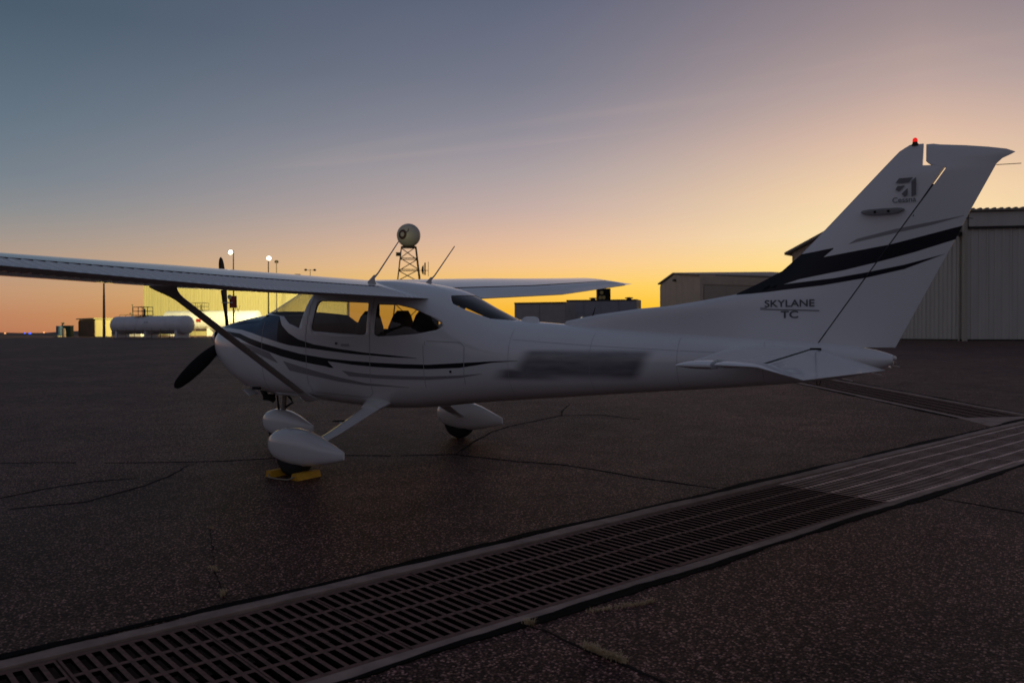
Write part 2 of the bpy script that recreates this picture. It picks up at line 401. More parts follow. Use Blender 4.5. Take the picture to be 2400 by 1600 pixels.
# ------------------------------------------------------------------ ground
TILT = .030951                      # the apron falls towards the drain
RT = Matrix.Rotation(math.asin(TILT), 4, 'X')
def P(a, b, h=0.): return RT @ Vector((a, b, h))
def ground_z(y):
    k = TILT*y; top = 1.03; s = .25
    hi = top-k
    v = k if hi > 3*s else (top if hi < -3*s else min(k, top)-s*((max(0, 1-abs(hi)/(3*s)))**2)*.75)
    return max(v, -1.0)
ys = [-60, -40, -33, -30, -20, -12, -8, -4, 0, 4, 8, 12, 18, 24, 28, 32, 36, 40, 44, 50, 58, 66, 78]
xs = [-320, -200, -120, -80, -50, -30, -15, -5, 5, 15, 25, 40, 60, 90, 140, 220, 320]
bm = bmesh.new(); gv = [[bm.verts.new((x, y, ground_z(y))) for x in xs] for y in ys]
for j in range(len(ys)-1):
    for i in range(len(xs)-1): bm.faces.new((gv[j][i], gv[j][i+1], gv[j+1][i+1], gv[j+1][i]))
# drains: s across, t along, in the plane of the apron
TA = (Vector((.945, -.327)), Vector((.327, .945)))
TB = (Vector((.827, .562)), Vector((-.562, .827)))
def tr(T, s, t, h=0.): q = T[0]*s+T[1]*t; return P(q.x, q.y, h)
def ring(T, s0, s1, t0, t1): return [tuple(tr(T, s, t).xy) for s, t in ((s0,t0),(s1,t0),(s1,t1),(s0,t1))]
for T, a in ((TA, (6.43, 7.69, -8, 13)), (TB, (9.98, 11.09, .3, 9))):
    fs = cut_out(bm, ring(T, *a), axes=(0, 1)); bmesh.ops.delete(bm, geom=fs, context='FACES')
me = bpy.data.meshes.new('apron'); bm.to_mesh(me); bm.free()
apron = struct(obj('apron', me, ASPHALT))
m = MB()
for (x0, x1, y0, y1) in ((-3000,3000,78,2600), (-3000,-320,-60,78), (320,3000,-60,78), (-3000,3000,-400,-60)):
    yy = [y for y in [y0]+[v for v in ys if y0 < v < y1]+[y1]]
    for a, b in zip(yy, yy[1:]): m.add([(x0,a,ground_z(a)-.03),(x1,a,ground_z(a)-.03),(x1,b,ground_z(b)-.03),(x0,b,ground_z(b)-.03)], [(0,1,2,3)])
struct(m.build('terrain', FIELD))
m = MB(); hp = []
for i in range(80):
    a = YAW-rad(45)+rad(90)*i/79; r_ = 2400
    hz = 5.5+3.0*math.sin(i*.37)+2.0*math.sin(i*1.13+1)+1.0*math.sin(i*2.9)
    c = CAMP+Vector((math.sin(a), math.cos(a), 0))*r_; c2 = CAMP+Vector((math.sin(a), math.cos(a), 0))*(r_+150)
    hp.append([Vector((c.x, c.y, .5)), Vector(((c.x+c2.x)/2, (c.y+c2.y)/2, 1.0+hz)), Vector((c2.x, c2.y, .5))])
m.loft(hp, cap=False, closed=False); struct(m.build('hills', HILL, smooth=60))

# ------------------------------------------------------------------ trench drains
def strip(T, s0, s1, t0, t1, h, thick, jit=(0, 0), step=.11, seed=1):
    """long slab with ragged edges"""
    rnd = random.Random(seed); mb = MB(); rings = []; t = t0; ph = rnd.random()*9
    while t <= t1+1e-6:
        w1 = (math.sin(t*2.1+ph)+.6*math.sin(t*5.3+2*ph)+.5*rnd.uniform(-1, 1))
        w2 = (math.sin(t*1.7+3*ph)+.6*math.sin(t*4.7+ph)+.5*rnd.uniform(-1, 1))
        a, b = s0+jit[0]*w1, s1+jit[1]*w2
        rings.append([tr(T, a, t, h-thick), tr(T, a, t, h), tr(T, b, t, h), tr(T, b, t, h-thick)]); t += step
    return mb.loft(rings)
def grate_mesh(w_, L, rows, slots):
    mb = MB(); e = .040; th = .022; side = []
    ysl = [0]; rl = (w_-e*2-.034*(rows-1))/rows; yv = e; yb = [0.]
    for r in range(rows): yb += [yv, yv+rl]; yv += rl+.034
    yb.append(w_)
    pit = (L-.008)/slots; xb = [.004]
    for k in range(slots): xb += [.004+k*pit+(pit-.0405)/2, .004+k*pit+(pit+.0405)/2]
    xb.append(L-.004)
    nx, ny = len(xb)-1, len(yb)-1
    solid = lambda i, j: 0 <= i < nx and 0 <= j < ny and not (i % 2 == 1 and j % 2 == 1)
    for i in range(nx):
        for j in range(ny):
            x0, x1, y0, y1 = xb[i], xb[i+1], yb[j], yb[j+1]
            if solid(i, j):
                mb.add([(y0,x0,0),(y1,x0,0),(y1,x1,0),(y0,x1,0)], [(0,1,2,3)])
            else:
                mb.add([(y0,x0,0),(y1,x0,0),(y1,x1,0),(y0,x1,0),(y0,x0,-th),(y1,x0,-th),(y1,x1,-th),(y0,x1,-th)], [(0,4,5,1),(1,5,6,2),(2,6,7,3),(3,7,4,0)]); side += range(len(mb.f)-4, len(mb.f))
    mb.add([(0,.004,0),(w_,.004,0),(w_,L-.004,0),(0,L-.004,0),(0,.004,-th),(w_,.004,-th),(w_,L-.004,-th),(0,L-.004,-th)], [(0,4,5,1),(1,5,6,2),(2,6,7,3),(3,7,4,0)])
    me_ = bpy.data.meshes.new('grate'); me_.from_pydata(mb.v, [], mb.f)
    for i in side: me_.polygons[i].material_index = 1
    return me_
def drain(T, s_out0, s_in0, s_in1, s_out1, t0, t1, L, label, seed, worn_from):
    d = thing('trench_drain', label, 'drain')
    strip(T, s_out0+.012, s_in0-.016, t0, t1, .003, .30, (.014, .0), seed=seed).build('curb', CONC, d)
    strip(T, s_in1+.016, s_out1-.008, t0, t1, .003, .30, (.0, .014), seed=seed+1).build('curb', CONC, d)
    strip(T, s_out0-.045, s_out0+.016, t0, t1, .0055, .02, (.020, .012), seed=seed+2).build('tar_seam', TAR, d)
    strip(T, s_out1-.016, s_out1+.045, t0, t1, .0055, .02, (.012, .020), seed=seed+3).build('tar_seam', TAR, d)
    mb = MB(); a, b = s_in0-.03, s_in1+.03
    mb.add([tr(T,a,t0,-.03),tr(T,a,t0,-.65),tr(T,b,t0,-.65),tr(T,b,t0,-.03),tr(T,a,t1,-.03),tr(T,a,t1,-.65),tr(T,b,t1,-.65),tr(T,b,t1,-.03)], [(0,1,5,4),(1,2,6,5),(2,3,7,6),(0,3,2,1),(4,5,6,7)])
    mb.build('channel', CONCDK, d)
    gm = grate_mesh(s_in1-s_in0-.012, L, 4, int(round(L/.0655)))
    gm2 = gm.copy()
    for g_, k_ in ((gm, IRON), (gm2, IRON2)): g_.materials.append(k_); g_.materials.append(mat('slot_shade', (.006,.005,.005), .95, spec=.05))  # slot walls coloured near-black for the shade inside the slots
    rot = RT.to_3x3() @ Matrix((T[0].to_3d(), T[1].to_3d(), Vector((0,0,1)))).transposed()
    n = int((t1-t0)/L); rnd = random.Random(seed)
    for k in range(n):
        t = t0+k*L
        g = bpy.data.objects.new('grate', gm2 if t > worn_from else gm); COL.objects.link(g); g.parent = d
        tiltr = Matrix.Rotation(rad(rnd.uniform(-.25, .25)), 3, 'Y')
        g.matrix_local = Matrix.Translation(tr(T, s_in0+.006, t, -.004-rnd.uniform(0, .004))) @ (rot @ tiltr).to_4x4()
    return d
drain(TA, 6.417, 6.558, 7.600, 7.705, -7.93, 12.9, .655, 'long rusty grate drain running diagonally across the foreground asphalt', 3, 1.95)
drain(TB, 9.965, 10.10, 10.97, 11.10, .30, 8.9, .655, 'narrower grate drain meeting the foreground drain behind the aircraft tail', 11, 99)
# concrete infill where the two drains meet
mb = MB()
q = [tr(TA, 6.405, 7.55, .005), tr(TB, 9.97, .298, .005), tr(TB, 11.09, .298, .005), tr(TA, 6.405, 9.10, .005)]
mb.add(q+[v-Vector((0,0,.06)) for v in q], [(0,1,2,3),(0,4,5,1),(1,5,6,2),(2,6,7,3),(3,7,4,0)])
struct(mb.build('drain_junction_slab', CONC))

# ------------------------------------------------------------------ cracks sealed with tar
def crack(pts, w_, name='tar_sealed_crack', seed=0):
    rnd = random.Random(seed); fine = []
    for a, b in zip(pts, pts[1:]):
        L = math.dist(a, b); k = max(2, int(L/.09))
        for i in range(k):
            t = i/k; fine.append((a[0]+(b[0]-a[0])*t, a[1]+(b[1]-a[1])*t))
    fine.append(pts[-1]); rings = []; ox = oy = 0
    for i, p in enumerate(fine):
        ox = ox*.8+rnd.uniform(-.012, .012); oy = oy*.8+rnd.uniform(-.012, .012)
        q = fine[min(i+1, len(fine)-1)]; o_ = fine[max(i-1, 0)]; d = Vector((q[0]-o_[0], q[1]-o_[1])).normalized(); n = Vector((-d.y, d.x))
        ww = 1.35*w_*(.55+.8*rnd.random())*(1 if 2 < i < len(fine)-3 else .35); c = Vector((p[0]+ox, p[1]+oy))
        rings.append([P(*(c-n*ww/2), -.004), P(*(c-n*ww/3), .0035), P(*(c+n*ww/3), .0035), P(*(c+n*ww/2), -.004)])
    return struct(MB().loft(rings).build(name, mat('crack_filler', (.012,.010,.009), .95, noise=.5, nscale=5, spec=.08, col2=(.03,.022,.019))))
crack([(-4.2,-3.9),(-2.3,-3.0),(-.73,-2.33),(-.27,-2.05),(.06,-1.95)], .022, seed=1)
crack([(.34,-1.82),(1.01,-1.43),(1.5,-1.11),(1.69,-.9),(1.95,-.65),(2.36,-.29),(2.91,-.09)], .02, seed=2)
crack([(3.0,-.02),(3.15,.09),(3.51,.29),(4.31,.22),(4.88,.25),(5.8,-.01),(6.62,-.2)], .024, seed=3)
crack([(1.25,-3.8),(1.19,-3.39),(1.12,-2.96),(1.19,-2.51),(1.46,-2.23)], .018, seed=4)
crack([(1.7,-3.6),(2.03,-3.12),(1.84,-2.44),(1.69,-2.02),(1.32,-1.5)], .022, seed=5)
crack([(3.48,.34),(3.2,1.07),(2.91,1.98),(2.82,2.88),(2.92,3.94),(2.69,4.38),(2.29,5.4)], .028, seed=6)
crack([(2.92,3.94),(3.42,4.27),(4.15,3.99)], .028, seed=7)
crack([(8.24,.26),(8.55,.13),(8.95,-.06),(10.2,-.5)], .026, seed=8)
crack([(6.85,-3.9),(6.96,-3.90),(7.18,-4.0),(7.5,-4.12),(7.64,-4.17),(7.9,-4.3)], .018, seed=9)
crack([(3.55,-3.1),(3.76,-3.26),(4.27,-3.68),(4.67,-3.99),(5.13,-4.32)], .004, seed=10)
# ------------------------------------------------------------------ dry grass in the cracks
def tuft(pts, n, h, label, seed):
    rnd = random.Random(seed); mb = MB()
    for i in range(n):
        k = rnd.random()*(len(pts)-1); j = min(int(k), len(pts)-2); t = k-j
        x = pts[j][0]+(pts[j+1][0]-pts[j][0])*t+rnd.gauss(0, .010); y = pts[j][1]+(pts[j+1][1]-pts[j][1])*t+rnd.gauss(0, .010)
        a = rnd.random()*6.28; ln = h*rnd.uniform(.4, 1.2); le = rnd.uniform(.2, 1.1)
        d = Vector((math.cos(a), math.sin(a), 0)); sd = Vector((-d.y, d.x, 0))*rnd.uniform(.0012, .0026)
        b = P(x, y, -.002); m1 = b+d*ln*.35*le+Vector((0,0,ln*.6)); m2 = b+d*ln*le+Vector((0,0,ln*rnd.uniform(.5, .95)))
        mb.add([b-sd, b+sd, m1+sd*.8, m1-sd*.8, m2], [(0,1,2,3),(3,2,4)])
    return tag(mb.build('dry_grass_tuft', DRYGRASS), label, 'grass tuft', 'dry grass tufts growing in pavement cracks')
tuft([(7.22,-4.02),(7.34,-4.06),(7.46,-4.10)], 420, .045, 'long tuft of dry straw grass in a crack at bottom right of the drain', 1)
tuft([(6.83,-3.88),(6.86,-3.88)], 110, .04, 'small clump of dry grass touching the near edge of the drain', 2)
tuft([(5.04,-4.27),(5.10,-4.31)], 80, .035, 'pale grass clump beside the far edge of the drain, lower left', 3)
tuft([(4.58,-3.95),(4.68,-4.0)], 70, .028, 'thin pale grass wisp in the asphalt, second from the drain at left', 4)
tuft([(3.73,-3.24),(3.78,-3.27)], 45, .025, 'tiny dry weed alone on the dark asphalt below the left wing', 5)
tuft([(7.02,-3.58),(7.14,-3.42),(7.22,-3.33),(7.26,-3.25)], 420, .022, 'thin line of dry grass along the near curb of the drain', 6)

# ================================================================== the aircraft (x aft, y starboard, z up; wheels at z = 0)
AC = thing('light_aircraft', 'white high-wing single-engine aircraft with navy stripes parked on the apron', 'airplane', (0,0,0), (math.asin(TILT),0,0))
FX = [.335,.36,.40,.48,.60,.75,.95,1.24,1.45,1.70,1.92,2.10,2.60,3.00,3.40,3.70,3.93,4.20,4.52,5.0,5.5,6.0,6.57,7.2,7.6,7.9,8.03]
FB = [1.16,1.09,1.03,.945,.865,.775,.690,.645,.625,.612,.602,.594,.562,.548,.560,.590,.618,.645,.676,.720,.765,.810,.858,.920,.970,1.045,1.10]
FT = [1.40,1.425,1.445,1.472,1.498,1.522,1.552,1.588,1.680,1.795,1.885,1.920,1.935,1.925,1.880,1.818,1.735,1.610,1.490,1.445,1.402,1.365,1.330,1.295,1.262,1.215,1.175]
FW = [.17,.25,.31,.385,.440,.480,.515,.545,.558,.566,.570,.572,.575,.575,.565,.545,.515,.475,.430,.370,.310,.258,.205,.145,.108,.070,.040]
FM = [1.29,1.28,1.26,1.22,1.20,1.18,1.16,1.14,1.13,1.12,1.11,1.11,1.11,1.11,1.11,1.11,1.11,1.10,1.09,1.085,1.085,1.09,1.095,1.11,1.12,1.13,1.137]
FNU = [2,2,2.1,2.3,2.5,2.6,2.7,2.9,3.0,3.1,3.4,3.6,3.8,3.8,3.6,3.2,2.9,2.6,2.3,2.1,2.0,2.0,2.0,2.0,2.0,2,2]
FNL = [2,2,2.1,2.3,2.4,2.6,2.8,3.0,3.2,3.3,3.4,3.4,3.4,3.4,3.3,3.1,2.9,2.7,2.5,2.3,2.2,2.1,2.0,2.0,2.0,2,2]
stx = sorted(set([.335,.345,.36,.38,.40,.43,.46,.5,.55,.6,.66,.72,.8,.88,.95]+[round(1.0+.055*i, 3) for i in range(66)]+[4.65+.12*i for i in range(26)]+[7.7,7.8,7.9,7.97,8.03]))
NS = 72
def fus_ring(x, inset=0):
    zb, zt, hw, zm, nu, nl = (itps(x, FX, k) for k in (FB, FT, FW, FM, FNU, FNL))
    o = []
    for k in range(NS):
        a = 2*math.pi*k/NS; c, s = math.cos(a), math.sin(a); n = nu if s >= 0 else nl
        o.append((x, -hw*math.copysign(abs(c)**(2/n), c), zm+((zt-zm) if s >= 0 else (zm-zb))*math.copysign(abs(s)**(2/n), s)))
    return o
mb = MB().loft([fus_ring(x) for x in stx])
fus_me = bpy.data.meshes.new('fuselage_base'); fus_me.from_pydata(mb.v, [], mb.f); fin_mesh(fus_me, 40)
bm = bmesh.new(); bm.from_mesh(fus_me)
def rounded(poly, r=.05, n=4):
    o = []; k = len(poly)
    for i in range(k):
        p, q, s = Vector(poly[i-1]), Vector(poly[i]), Vector(poly[(i+1) % k]); rr = r if isinstance(r, float) else r[i]
        a = q+(p-q).normalized()*rr; b = q+(s-q).normalized()*rr
        for j in range(n+1):
            t = j/n; o.append(tuple((1-t)**2*a+2*t*(1-t)*q+t*t*b))
    return o
WIN = {
 'windshield': [[(2.185,1.80),(2.05,1.425),(1.90,1.475),(1.788,1.556),(1.788,1.855),(1.86,1.862)], [(1.788,1.556),(1.788,1.855),(1.30,1.75),(1.30,1.612)]],
 'cabin_window': rounded([(2.300,1.725),(3.030,1.690),(3.010,1.348),(2.235,1.393)], .055),
 'rear_cabin_window': [(3.140,1.672),(3.38,1.664),(3.56,1.626),(3.784,1.540),(3.905,1.472),(3.928,1.446),(3.905,1.418),(3.86,1.398),(3.632,1.360),(3.40,1.345),(3.165,1.336),(3.125,1.352),(3.118,1.37)],
 'rear_windshield': [(3.86,1.745),(3.95,1.660),(4.10,1.590),(4.34,1.505),(4.53,1.481),(4.62,1.52),(4.2,1.70),(3.99,1.745)],
}
panes = []
for name, poly in WIN.items():
    fs = []
    for pl in (poly if name == 'windshield' else [poly]): fs += [f for f in cut_out(bm, pl) if f not in fs]
    for f in fs: f.material_index = 3
    panes.append((name, fs))
pane_data = []
for name, fs in panes:
    fs = [f for f in fs if f.is_valid]
    groups = [fs] if 'windshield' in name else [[f for f in fs if f.calc_center_median().y < 0], [f for f in fs if f.calc_center_median().y > 0]]
    for g in groups:
        idx = {}; V = []; F = []
        for f in g:
            t = []
            for v in f.verts:
                if v.index not in idx or True:
                    key = tuple(round(c, 5) for c in v.co)
                    if key not in idx: idx[key] = len(V); V.append(v.co-v.normal*.004)
                    t.append(idx[key])
            F.append(t)
        pane_data.append((name, V, F))
    bmesh.ops.delete(bm, geom=fs, context='FACES')
fm = bpy.data.meshes.new('fuselage'); bm.to_mesh(fm); bm.free()
fm.materials.clear(); fm.materials.append(FPAINT); fm.materials.append(DARKTRIM)
for p in fm.polygons: p.use_smooth = True; p.material_index = 0
fm.set_sharp_from_angle(angle=rad(35))
FUS = obj('fuselage', fm, None, AC)
sm = FUS.modifiers.new('skin', 'SOLIDIFY'); sm.thickness = .022; sm.offset = -1; sm.material_offset = 1; sm.material_offset_rim = 1; sm.use_even_offset = False
for name, V, F in pane_data:
    me_ = bpy.data.meshes.new(name); me_.from_pydata(V, [], F)
    for p in me_.polygons: p.use_smooth = True
    obj(name, me_, GLASS, FUS)
# paint on the fuselage
S1 = [(2.041,1.221,1.302),(2.271,1.199,1.248),(2.454,1.181,1.226),(2.637,1.166,1.203),(2.813,1.151,1.185),(2.987,1.142,1.167),(3.317,1.124,1.144),(3.642,1.116,1.119)]
COWL = [(.36,1.415,1.8),(.45,1.425,1.8),(.721,1.43,1.8),(1.046,1.408,1.8),(1.18,1.386,1.8),(1.27,1.371,1.575),(1.588,1.30,1.572),(1.709,1.273,1.560),(1.774,1.26,1.458),(1.89,1.238,1.372),(2.041,1.221,1.302)]
S2 = [(.50,1.365,1.40),(.745,1.36,1.39),(1.042,1.311,1.363),(1.265,1.24,1.306),(1.482,1.184,1.257),(1.782,1.109,1.195),(2.074,1.058,1.142),(2.264,1.033,1.121),(2.44,1.012,1.101)]
S2t = [(2.44,1.012,1.101),(2.49,1.0,1.046),(2.55,.997,1.0)]
S2b = [(2.44,1.072,1.101),(2.809,1.037,1.077),(3.15,1.017,1.063),(3.472,1.009,1.055),(3.773,1.008,1.052),(4.122,1.024,1.072),(4.475,1.079,1.092),(4.739,1.097,1.1)]
S2x = [(2.44,1.045,1.075),(2.50,1.03,1.035)]
G1 = [(.994,1.277,1.282),(1.128,1.209,1.257),(1.264,1.169,1.233),(1.437,1.119,1.187),(1.583,1.073,1.149),(1.71,1.034,1.044)]
G2 = [(1.8,1.056,1.06),(1.896,.955,1.039),(2.073,.929,1.002),(2.26,.901,.964),(2.354,.888,.945),(2.626,.85,.898),(2.977,.82,.847),(3.309,.817,.83),(3.529,.812,.816)]
G3 = [(2.666,.97,.973),(2.762,.915,.964),(2.894,.909,.951),(3.147,.898,.937),(3.469,.895,.932),(3.77,.899,.933),(4.125,.924,.949),(4.356,.965,.968)]
fuscut = fm
o = decal([fm], [COWL[:8]], 'cowl_navy_sheen', BLUE, FUS); o['label'] = 'navy paint over the top of the cowl, sky reflection coloured in as blue'
for sd in (-1, 1):
    decal([fm], [COWL[7:], S1], 'upper_stripe', NAVY, FUS, side=sd)
    decal([fm], [S2, S2t, S2b], 'lower_stripe', NAVY, FUS, side=sd)
    for g in (G1, G2, G3): decal([fm], [g], 'grey_stripe', GREYP, FUS, side=sd)
# panel seams
def seam(poly, w_=.007, name='panel_seam'):
    """outline drawn as thin dark gaps (x,z)"""
    bands = []
    for a, b in zip(poly, poly[1:]):
        if abs(a[0]-b[0]) < abs(a[1]-b[1]):
            if a[1] > b[1]: a, b = b, a
            n = max(1, int(abs(b[1]-a[1])/.1))
            for k in range(n):
                za = a[1]+(b[1]-a[1])*k/n; zb_ = a[1]+(b[1]-a[1])*(k+1)/n; xa = a[0]+(b[0]-a[0])*(k+.5)/n
                bands.append([(xa-w_/2, za, zb_), (xa+w_/2, za, zb_)])
        else:
            if a[0] > b[0]: a, b = b, a
            bands.append([(a[0], a[1]-w_/2, a[1]+w_/2), (b[0], b[1]-w_/2, b[1]+w_/2)])
    for sd in (-1, 1): decal([fm], bands, name, SEAM, FUS, off=.0028, side=sd)
seam([(2.225,1.78),(2.15,1.36),(2.16,.80),(2.20,.72),(2.98,.69),(3.055,.74),(3.055,1.36),(3.09,1.74)], .006, 'cabin_door_seam')
seam([(3.73,.82),(3.72,1.25),(3.76,1.29),(4.13,1.275),(4.175,1.235),(4.165,.86)], .006, 'baggage_door_seam')
seam([(1.46,1.50),(1.46,.70)], .006, 'firewall_seam')
for xx, z0_, z1_ in ((4.64,.75,1.40),(5.46,.80,1.36),(6.28,.87,1.32),(7.02,.93,1.28)): seam([(xx,z0_),(xx,z1_)], .0026, 'skin_seam')
seam([(4.66,1.30),(5.46,1.245),(6.28,1.205),(7.02,1.175)], .0026, 'skin_seam')
mb = MB().box((2.72,-.583,1.245), (.10,.012,.022)); mb.build('door_handle', SEAM, FUS)
MB().box((2.60,-.583,1.262), (.022,.008,.022)).build('door_lock', BLACKP, FUS)
MB().box((4.02,-.497,.985), (.022,.012,.022)).build('baggage_lock', BLACKP, FUS)
# interior
for sy in (-1, 1):
    for x, kind, top in ((2.72, 'front_seat', 1.60), (3.46, 'rear_seat', 1.61)):
        rings = []
        for z, x0, d, hw in ((.72,.0,.16,.20),(.95,.02,.15,.225),(1.25,.06,.13,.225),(1.42,.09,.12,.205),(top-.06,.105,.10,.14),(top,.115,.05,.09)):
            rings.append([(x+x0+d/2*math.copysign(abs(math.cos(a))**.6, math.cos(a)), sy*.275+hw*math.copysign(abs(math.sin(a))**.6, math.sin(a)), z) for a in [2*math.pi*k/20 for k in range(20)]])
        st = MB().loft(rings).build(kind, SEAT, FUS, 50)
        MB().loft([[(x-.25+dx, sy*.275+dy, z) for dx, dy in ((-.22,-.2),(.3,-.2),(.3,.2),(-.22,.2))] for z in (.78,.93)]).build('seat_cushion', SEAT, st)
mb = MB().prism([(1.50,.95),(1.72,.95),(1.74,1.46),(1.64,1.555),(1.44,1.575)], -.46, .46); mb.build('instrument_panel', DARKTRIM, FUS)
for sy in (-1, 1):
    mb = MB()
    mb.tube([(1.72, sy*.27, 1.18), (1.92, sy*.27, 1.20)], .012, 8)
    mb.tube([(1.93, sy*.27-.14, 1.30), (1.93, sy*.27-.15, 1.2), (1.93, sy*.27, 1.13), (1.93, sy*.27+.15, 1.2), (1.93, sy*.27+.14, 1.30)], .014, 8)
    mb.build('control_yoke', BLACKP, FUS)

# ---- wings
def naca(c, m_=.02, p=.4, t=.12):
    yt = 5*t*(.2969*math.sqrt(c)-.1260*c-.3516*c*c+.2843*c**3-.1036*c**4)
    yc = m_/p**2*(2*p*c-c*c) if c < p else m_/(1-p)**2*((1-2*p)+2*p*c-c*c)
    return yc+yt, yc-yt
def wing_sec(y):
    a = abs(y)
    if a <= 2.6: return 2.07, 1.63, rad(5.7), 1.705+.0302*a
    k = (a-2.6)/(5.25-2.6)
    return 2.07+.20*k, 1.63-.45*k, rad(5.7-2.9*k), 1.7835+(1.957-1.7835)*k
def wpt(y, c, up, dz=0., thick=1.):
    xl, ch, inc, zte = wing_sec(y); u_, l_ = naca(c); h = (u_ if up else l_)
    mid = (u_+l_)/2; h = mid+(h-mid)*thick
    x = (c-1)*ch; z = h*ch+dz
    return Vector((xl+ch+x*math.cos(inc)+z*math.sin(inc)*1.0, y, zte-x*math.sin(inc)+z*math.cos(inc)))
CU = [0,.003,.012,.03,.06,.1,.16,.23,.3,.38,.46,.54,.62,.70]
def wing_ring(y, cend, thick=1.):
    cs = [c for c in CU if c < cend-.01]+[cend]+([] if cend < .75 else [])
    if cend > .75: cs = CU[:-1]+[.70,.80,.90,.97,1.0]
    return [wpt(y, c, True, 0, thick) for c in reversed(cs)]+[wpt(y, c, False, 0, thick) for c in cs[1:]]
mb = MB().loft([wing_ring(y, 1.0) for y in (-.60,-.3,0,.3,.60)]); mb.build('wing_center_section', WHITE, AC, 35)
for sy in (-1, 1):
    ysn = [.60,.9,1.3,1.7,2.1,2.6,3.0,3.5,4.0,4.5,5.0,5.14]
    wmb = MB().loft([wing_ring(sy*y, .70) for y in ysn])
    W = wmb.build('wing', WHITE, AC, 35)
    # wing tip cap, full chord, closing to an edge that trails aft
    rings = [wing_ring(sy*5.145, 1.0), wing_ring(sy*5.25, 1.0), wing_ring(sy*5.36, 1.0, .8), wing_ring(sy*5.44, 1.0, .45)]
    rings.append([(Vector(p)-Vector((2.27+.6, 0, 0)))*1 + Vector((2.27+.6, 0, 0)) for p in wing_ring(sy*5.475, 1.0, .08)])
    MB().loft(rings).build('wing_tip', WHITE, W, 40)
    def surf(name, y0, y1, pitch, droop=0., c0=.709):
        n = int(round((y1-y0)/pitch)); rings = []; cs = [c0,.716,.735,.80,.86,.92,.975,1.0]
        ylist = []
        for k in range(n):
            for fr, b in ((0.,0),(.28,.38),(.56,.80),(.80,1.0),(.94,.02)): ylist.append((y0+(k+fr)*pitch, b))
        ylist.append((y1, 0))
        for y, b in ylist:
            up = []; lo = []
            for c in cs:
                bb = b*.0125 if .73 < c < .98 else 0
                up.append(wpt(sy*y, c, True, bb-{c0:.018,.716:.013,.735:.010,.80:.004}.get(c, .0))); lo.append(wpt(sy*y, c, False, -bb*.8+(.012 if c < .71 else .0)))
            rings.append(up+list(reversed(lo)))
        return MB().loft(rings).build(name, WHITE, W, 30)
    surf('flap', .62, 2.955, .0622); surf('aileron', 2.975, 5.13, .083)
    MB().loft([[wpt(sy*y, .7018, True, -.0015), wpt(sy*y, .7018, False, .0015)] for y in (.61,1.0,1.6,2.2,2.6,3.2,3.8,4.4,5.0,5.135)], cap=False, closed=False).build('hinge_shade_strip', BLACKP, W)  # black strip standing in for the shade inside the hinge gap
    # strut
    A = Vector((2.13, sy*.545, .665)); B = Vector((2.40, sy*2.56, 1.842)); d = (B-A).normalized(); ax = Vector((1,0,0)); ax = (ax-d*ax.dot(d)).normalized(); nn_ = d.cross(ax)
    prof = [(-.5,0),(-.42,.30),(-.25,.46),(0,.5),(.25,.36),(.5,.03),(.5,-.03),(.25,-.36),(0,-.5),(-.25,-.46),(-.42,-.30)]
    def sring(p, w_, t_): return [p+ax*(a*w_)+nn_*(b*t_) for a, b in prof]
    ST = MB().loft([sring(A+(B-A)*k, .125, .048) for k in (.03,.5,.95)]).build('wing_strut', mat('strut_paint',(.50,.49,.47),.4,noise=.05), W, 40)
    MB().loft([sring(A+(B-A)*k, w_, t_) for k, w_, t_ in ((.92,.13,.052),(.95,.16,.07),(.975,.21,.085),(.998,.29,.10),(1.012,.33,.10))]).build('upper_strut_fairing', MATS['strut_paint'], ST, 40)
    MB().loft([sring(A+(B-A)*k, w_, t_) for k, w_, t_ in ((-.02,.24,.075),(0,.21,.072),(.025,.16,.062),(.06,.13,.051))]).build('lower_strut_fairing', WHITE, ST, 40)
    # communication antenna over the cabin
    a0 = Vector((3.03, sy*.5, 1.875))
    an = MB().tube([a0+Vector((0,0,-.02)), a0+Vector((.03,0,.06)), a0+Vector((.10,0,.12)), a0+Vector((.38,0,.435))], [.012,.012,.008,.0055], 8).build('whip_antenna', mat('antenna_white',(.45,.42,.40),.5), W, 40)
    MB().loft([[(a0.x+cx*s_+dx, a0.y+cy*s_*.45, a0.z+z) for cx, cy in [(math.cos(a)*.07, math.sin(a)*.07) for a in [k*math.pi/6 for k in range(12)]]] for z, s_, dx in ((-.04,1.25,.0),(.0,1.0,.0),(.04,.62,.01),(.075,.30,.03),(.10,.16,.05))]).build('antenna_base', MATS['antenna_white'], an, 40)
# ---- vertical tail
LEz = [1.20,1.40,1.465,1.472,1.53,1.581,1.600,1.635,1.692,1.78,1.882,2.022,2.179,2.676,2.79,2.831]
LEx = [5.00,5.02,5.04,5.071,5.398,5.838,6.12,6.375,6.742,6.945,7.150,7.314,7.471,7.953,8.065,8.105]
def hinge(z): return 7.458+(z-1.279)*.6972
def fin_half(d, dh, z):
    tt = .052-.016*(z-1.3)/1.5
    return max(.0015, tt*(1-math.exp(-d/.16))*(1-.25*math.exp(-dh/.25)))
def fin_ring(z, xe, n=14):
    x0 = itp(z, LEz, LEx); L = xe-x0; pts = [x0+L*((k/n)**1.8) for k in range(n+1)]
    up = [(x, -fin_half(x-x0, xe-x, z), z) for x in pts]; dn = [(x, fin_half(x-x0, xe-x, z), z) for x in reversed(pts)]
    return up+dn
zs = [1.20,1.30,1.40,1.47,1.50,1.53,1.56,1.581,1.60,1.635,1.66,1.692,1.74,1.78,1.83,1.882,1.95,2.022,2.1,2.179,2.3,2.4,2.5,2.6,2.66]
rings = [fin_ring(z, hinge(z)-(.006 if z < 2.45 else .009)) for z in zs]
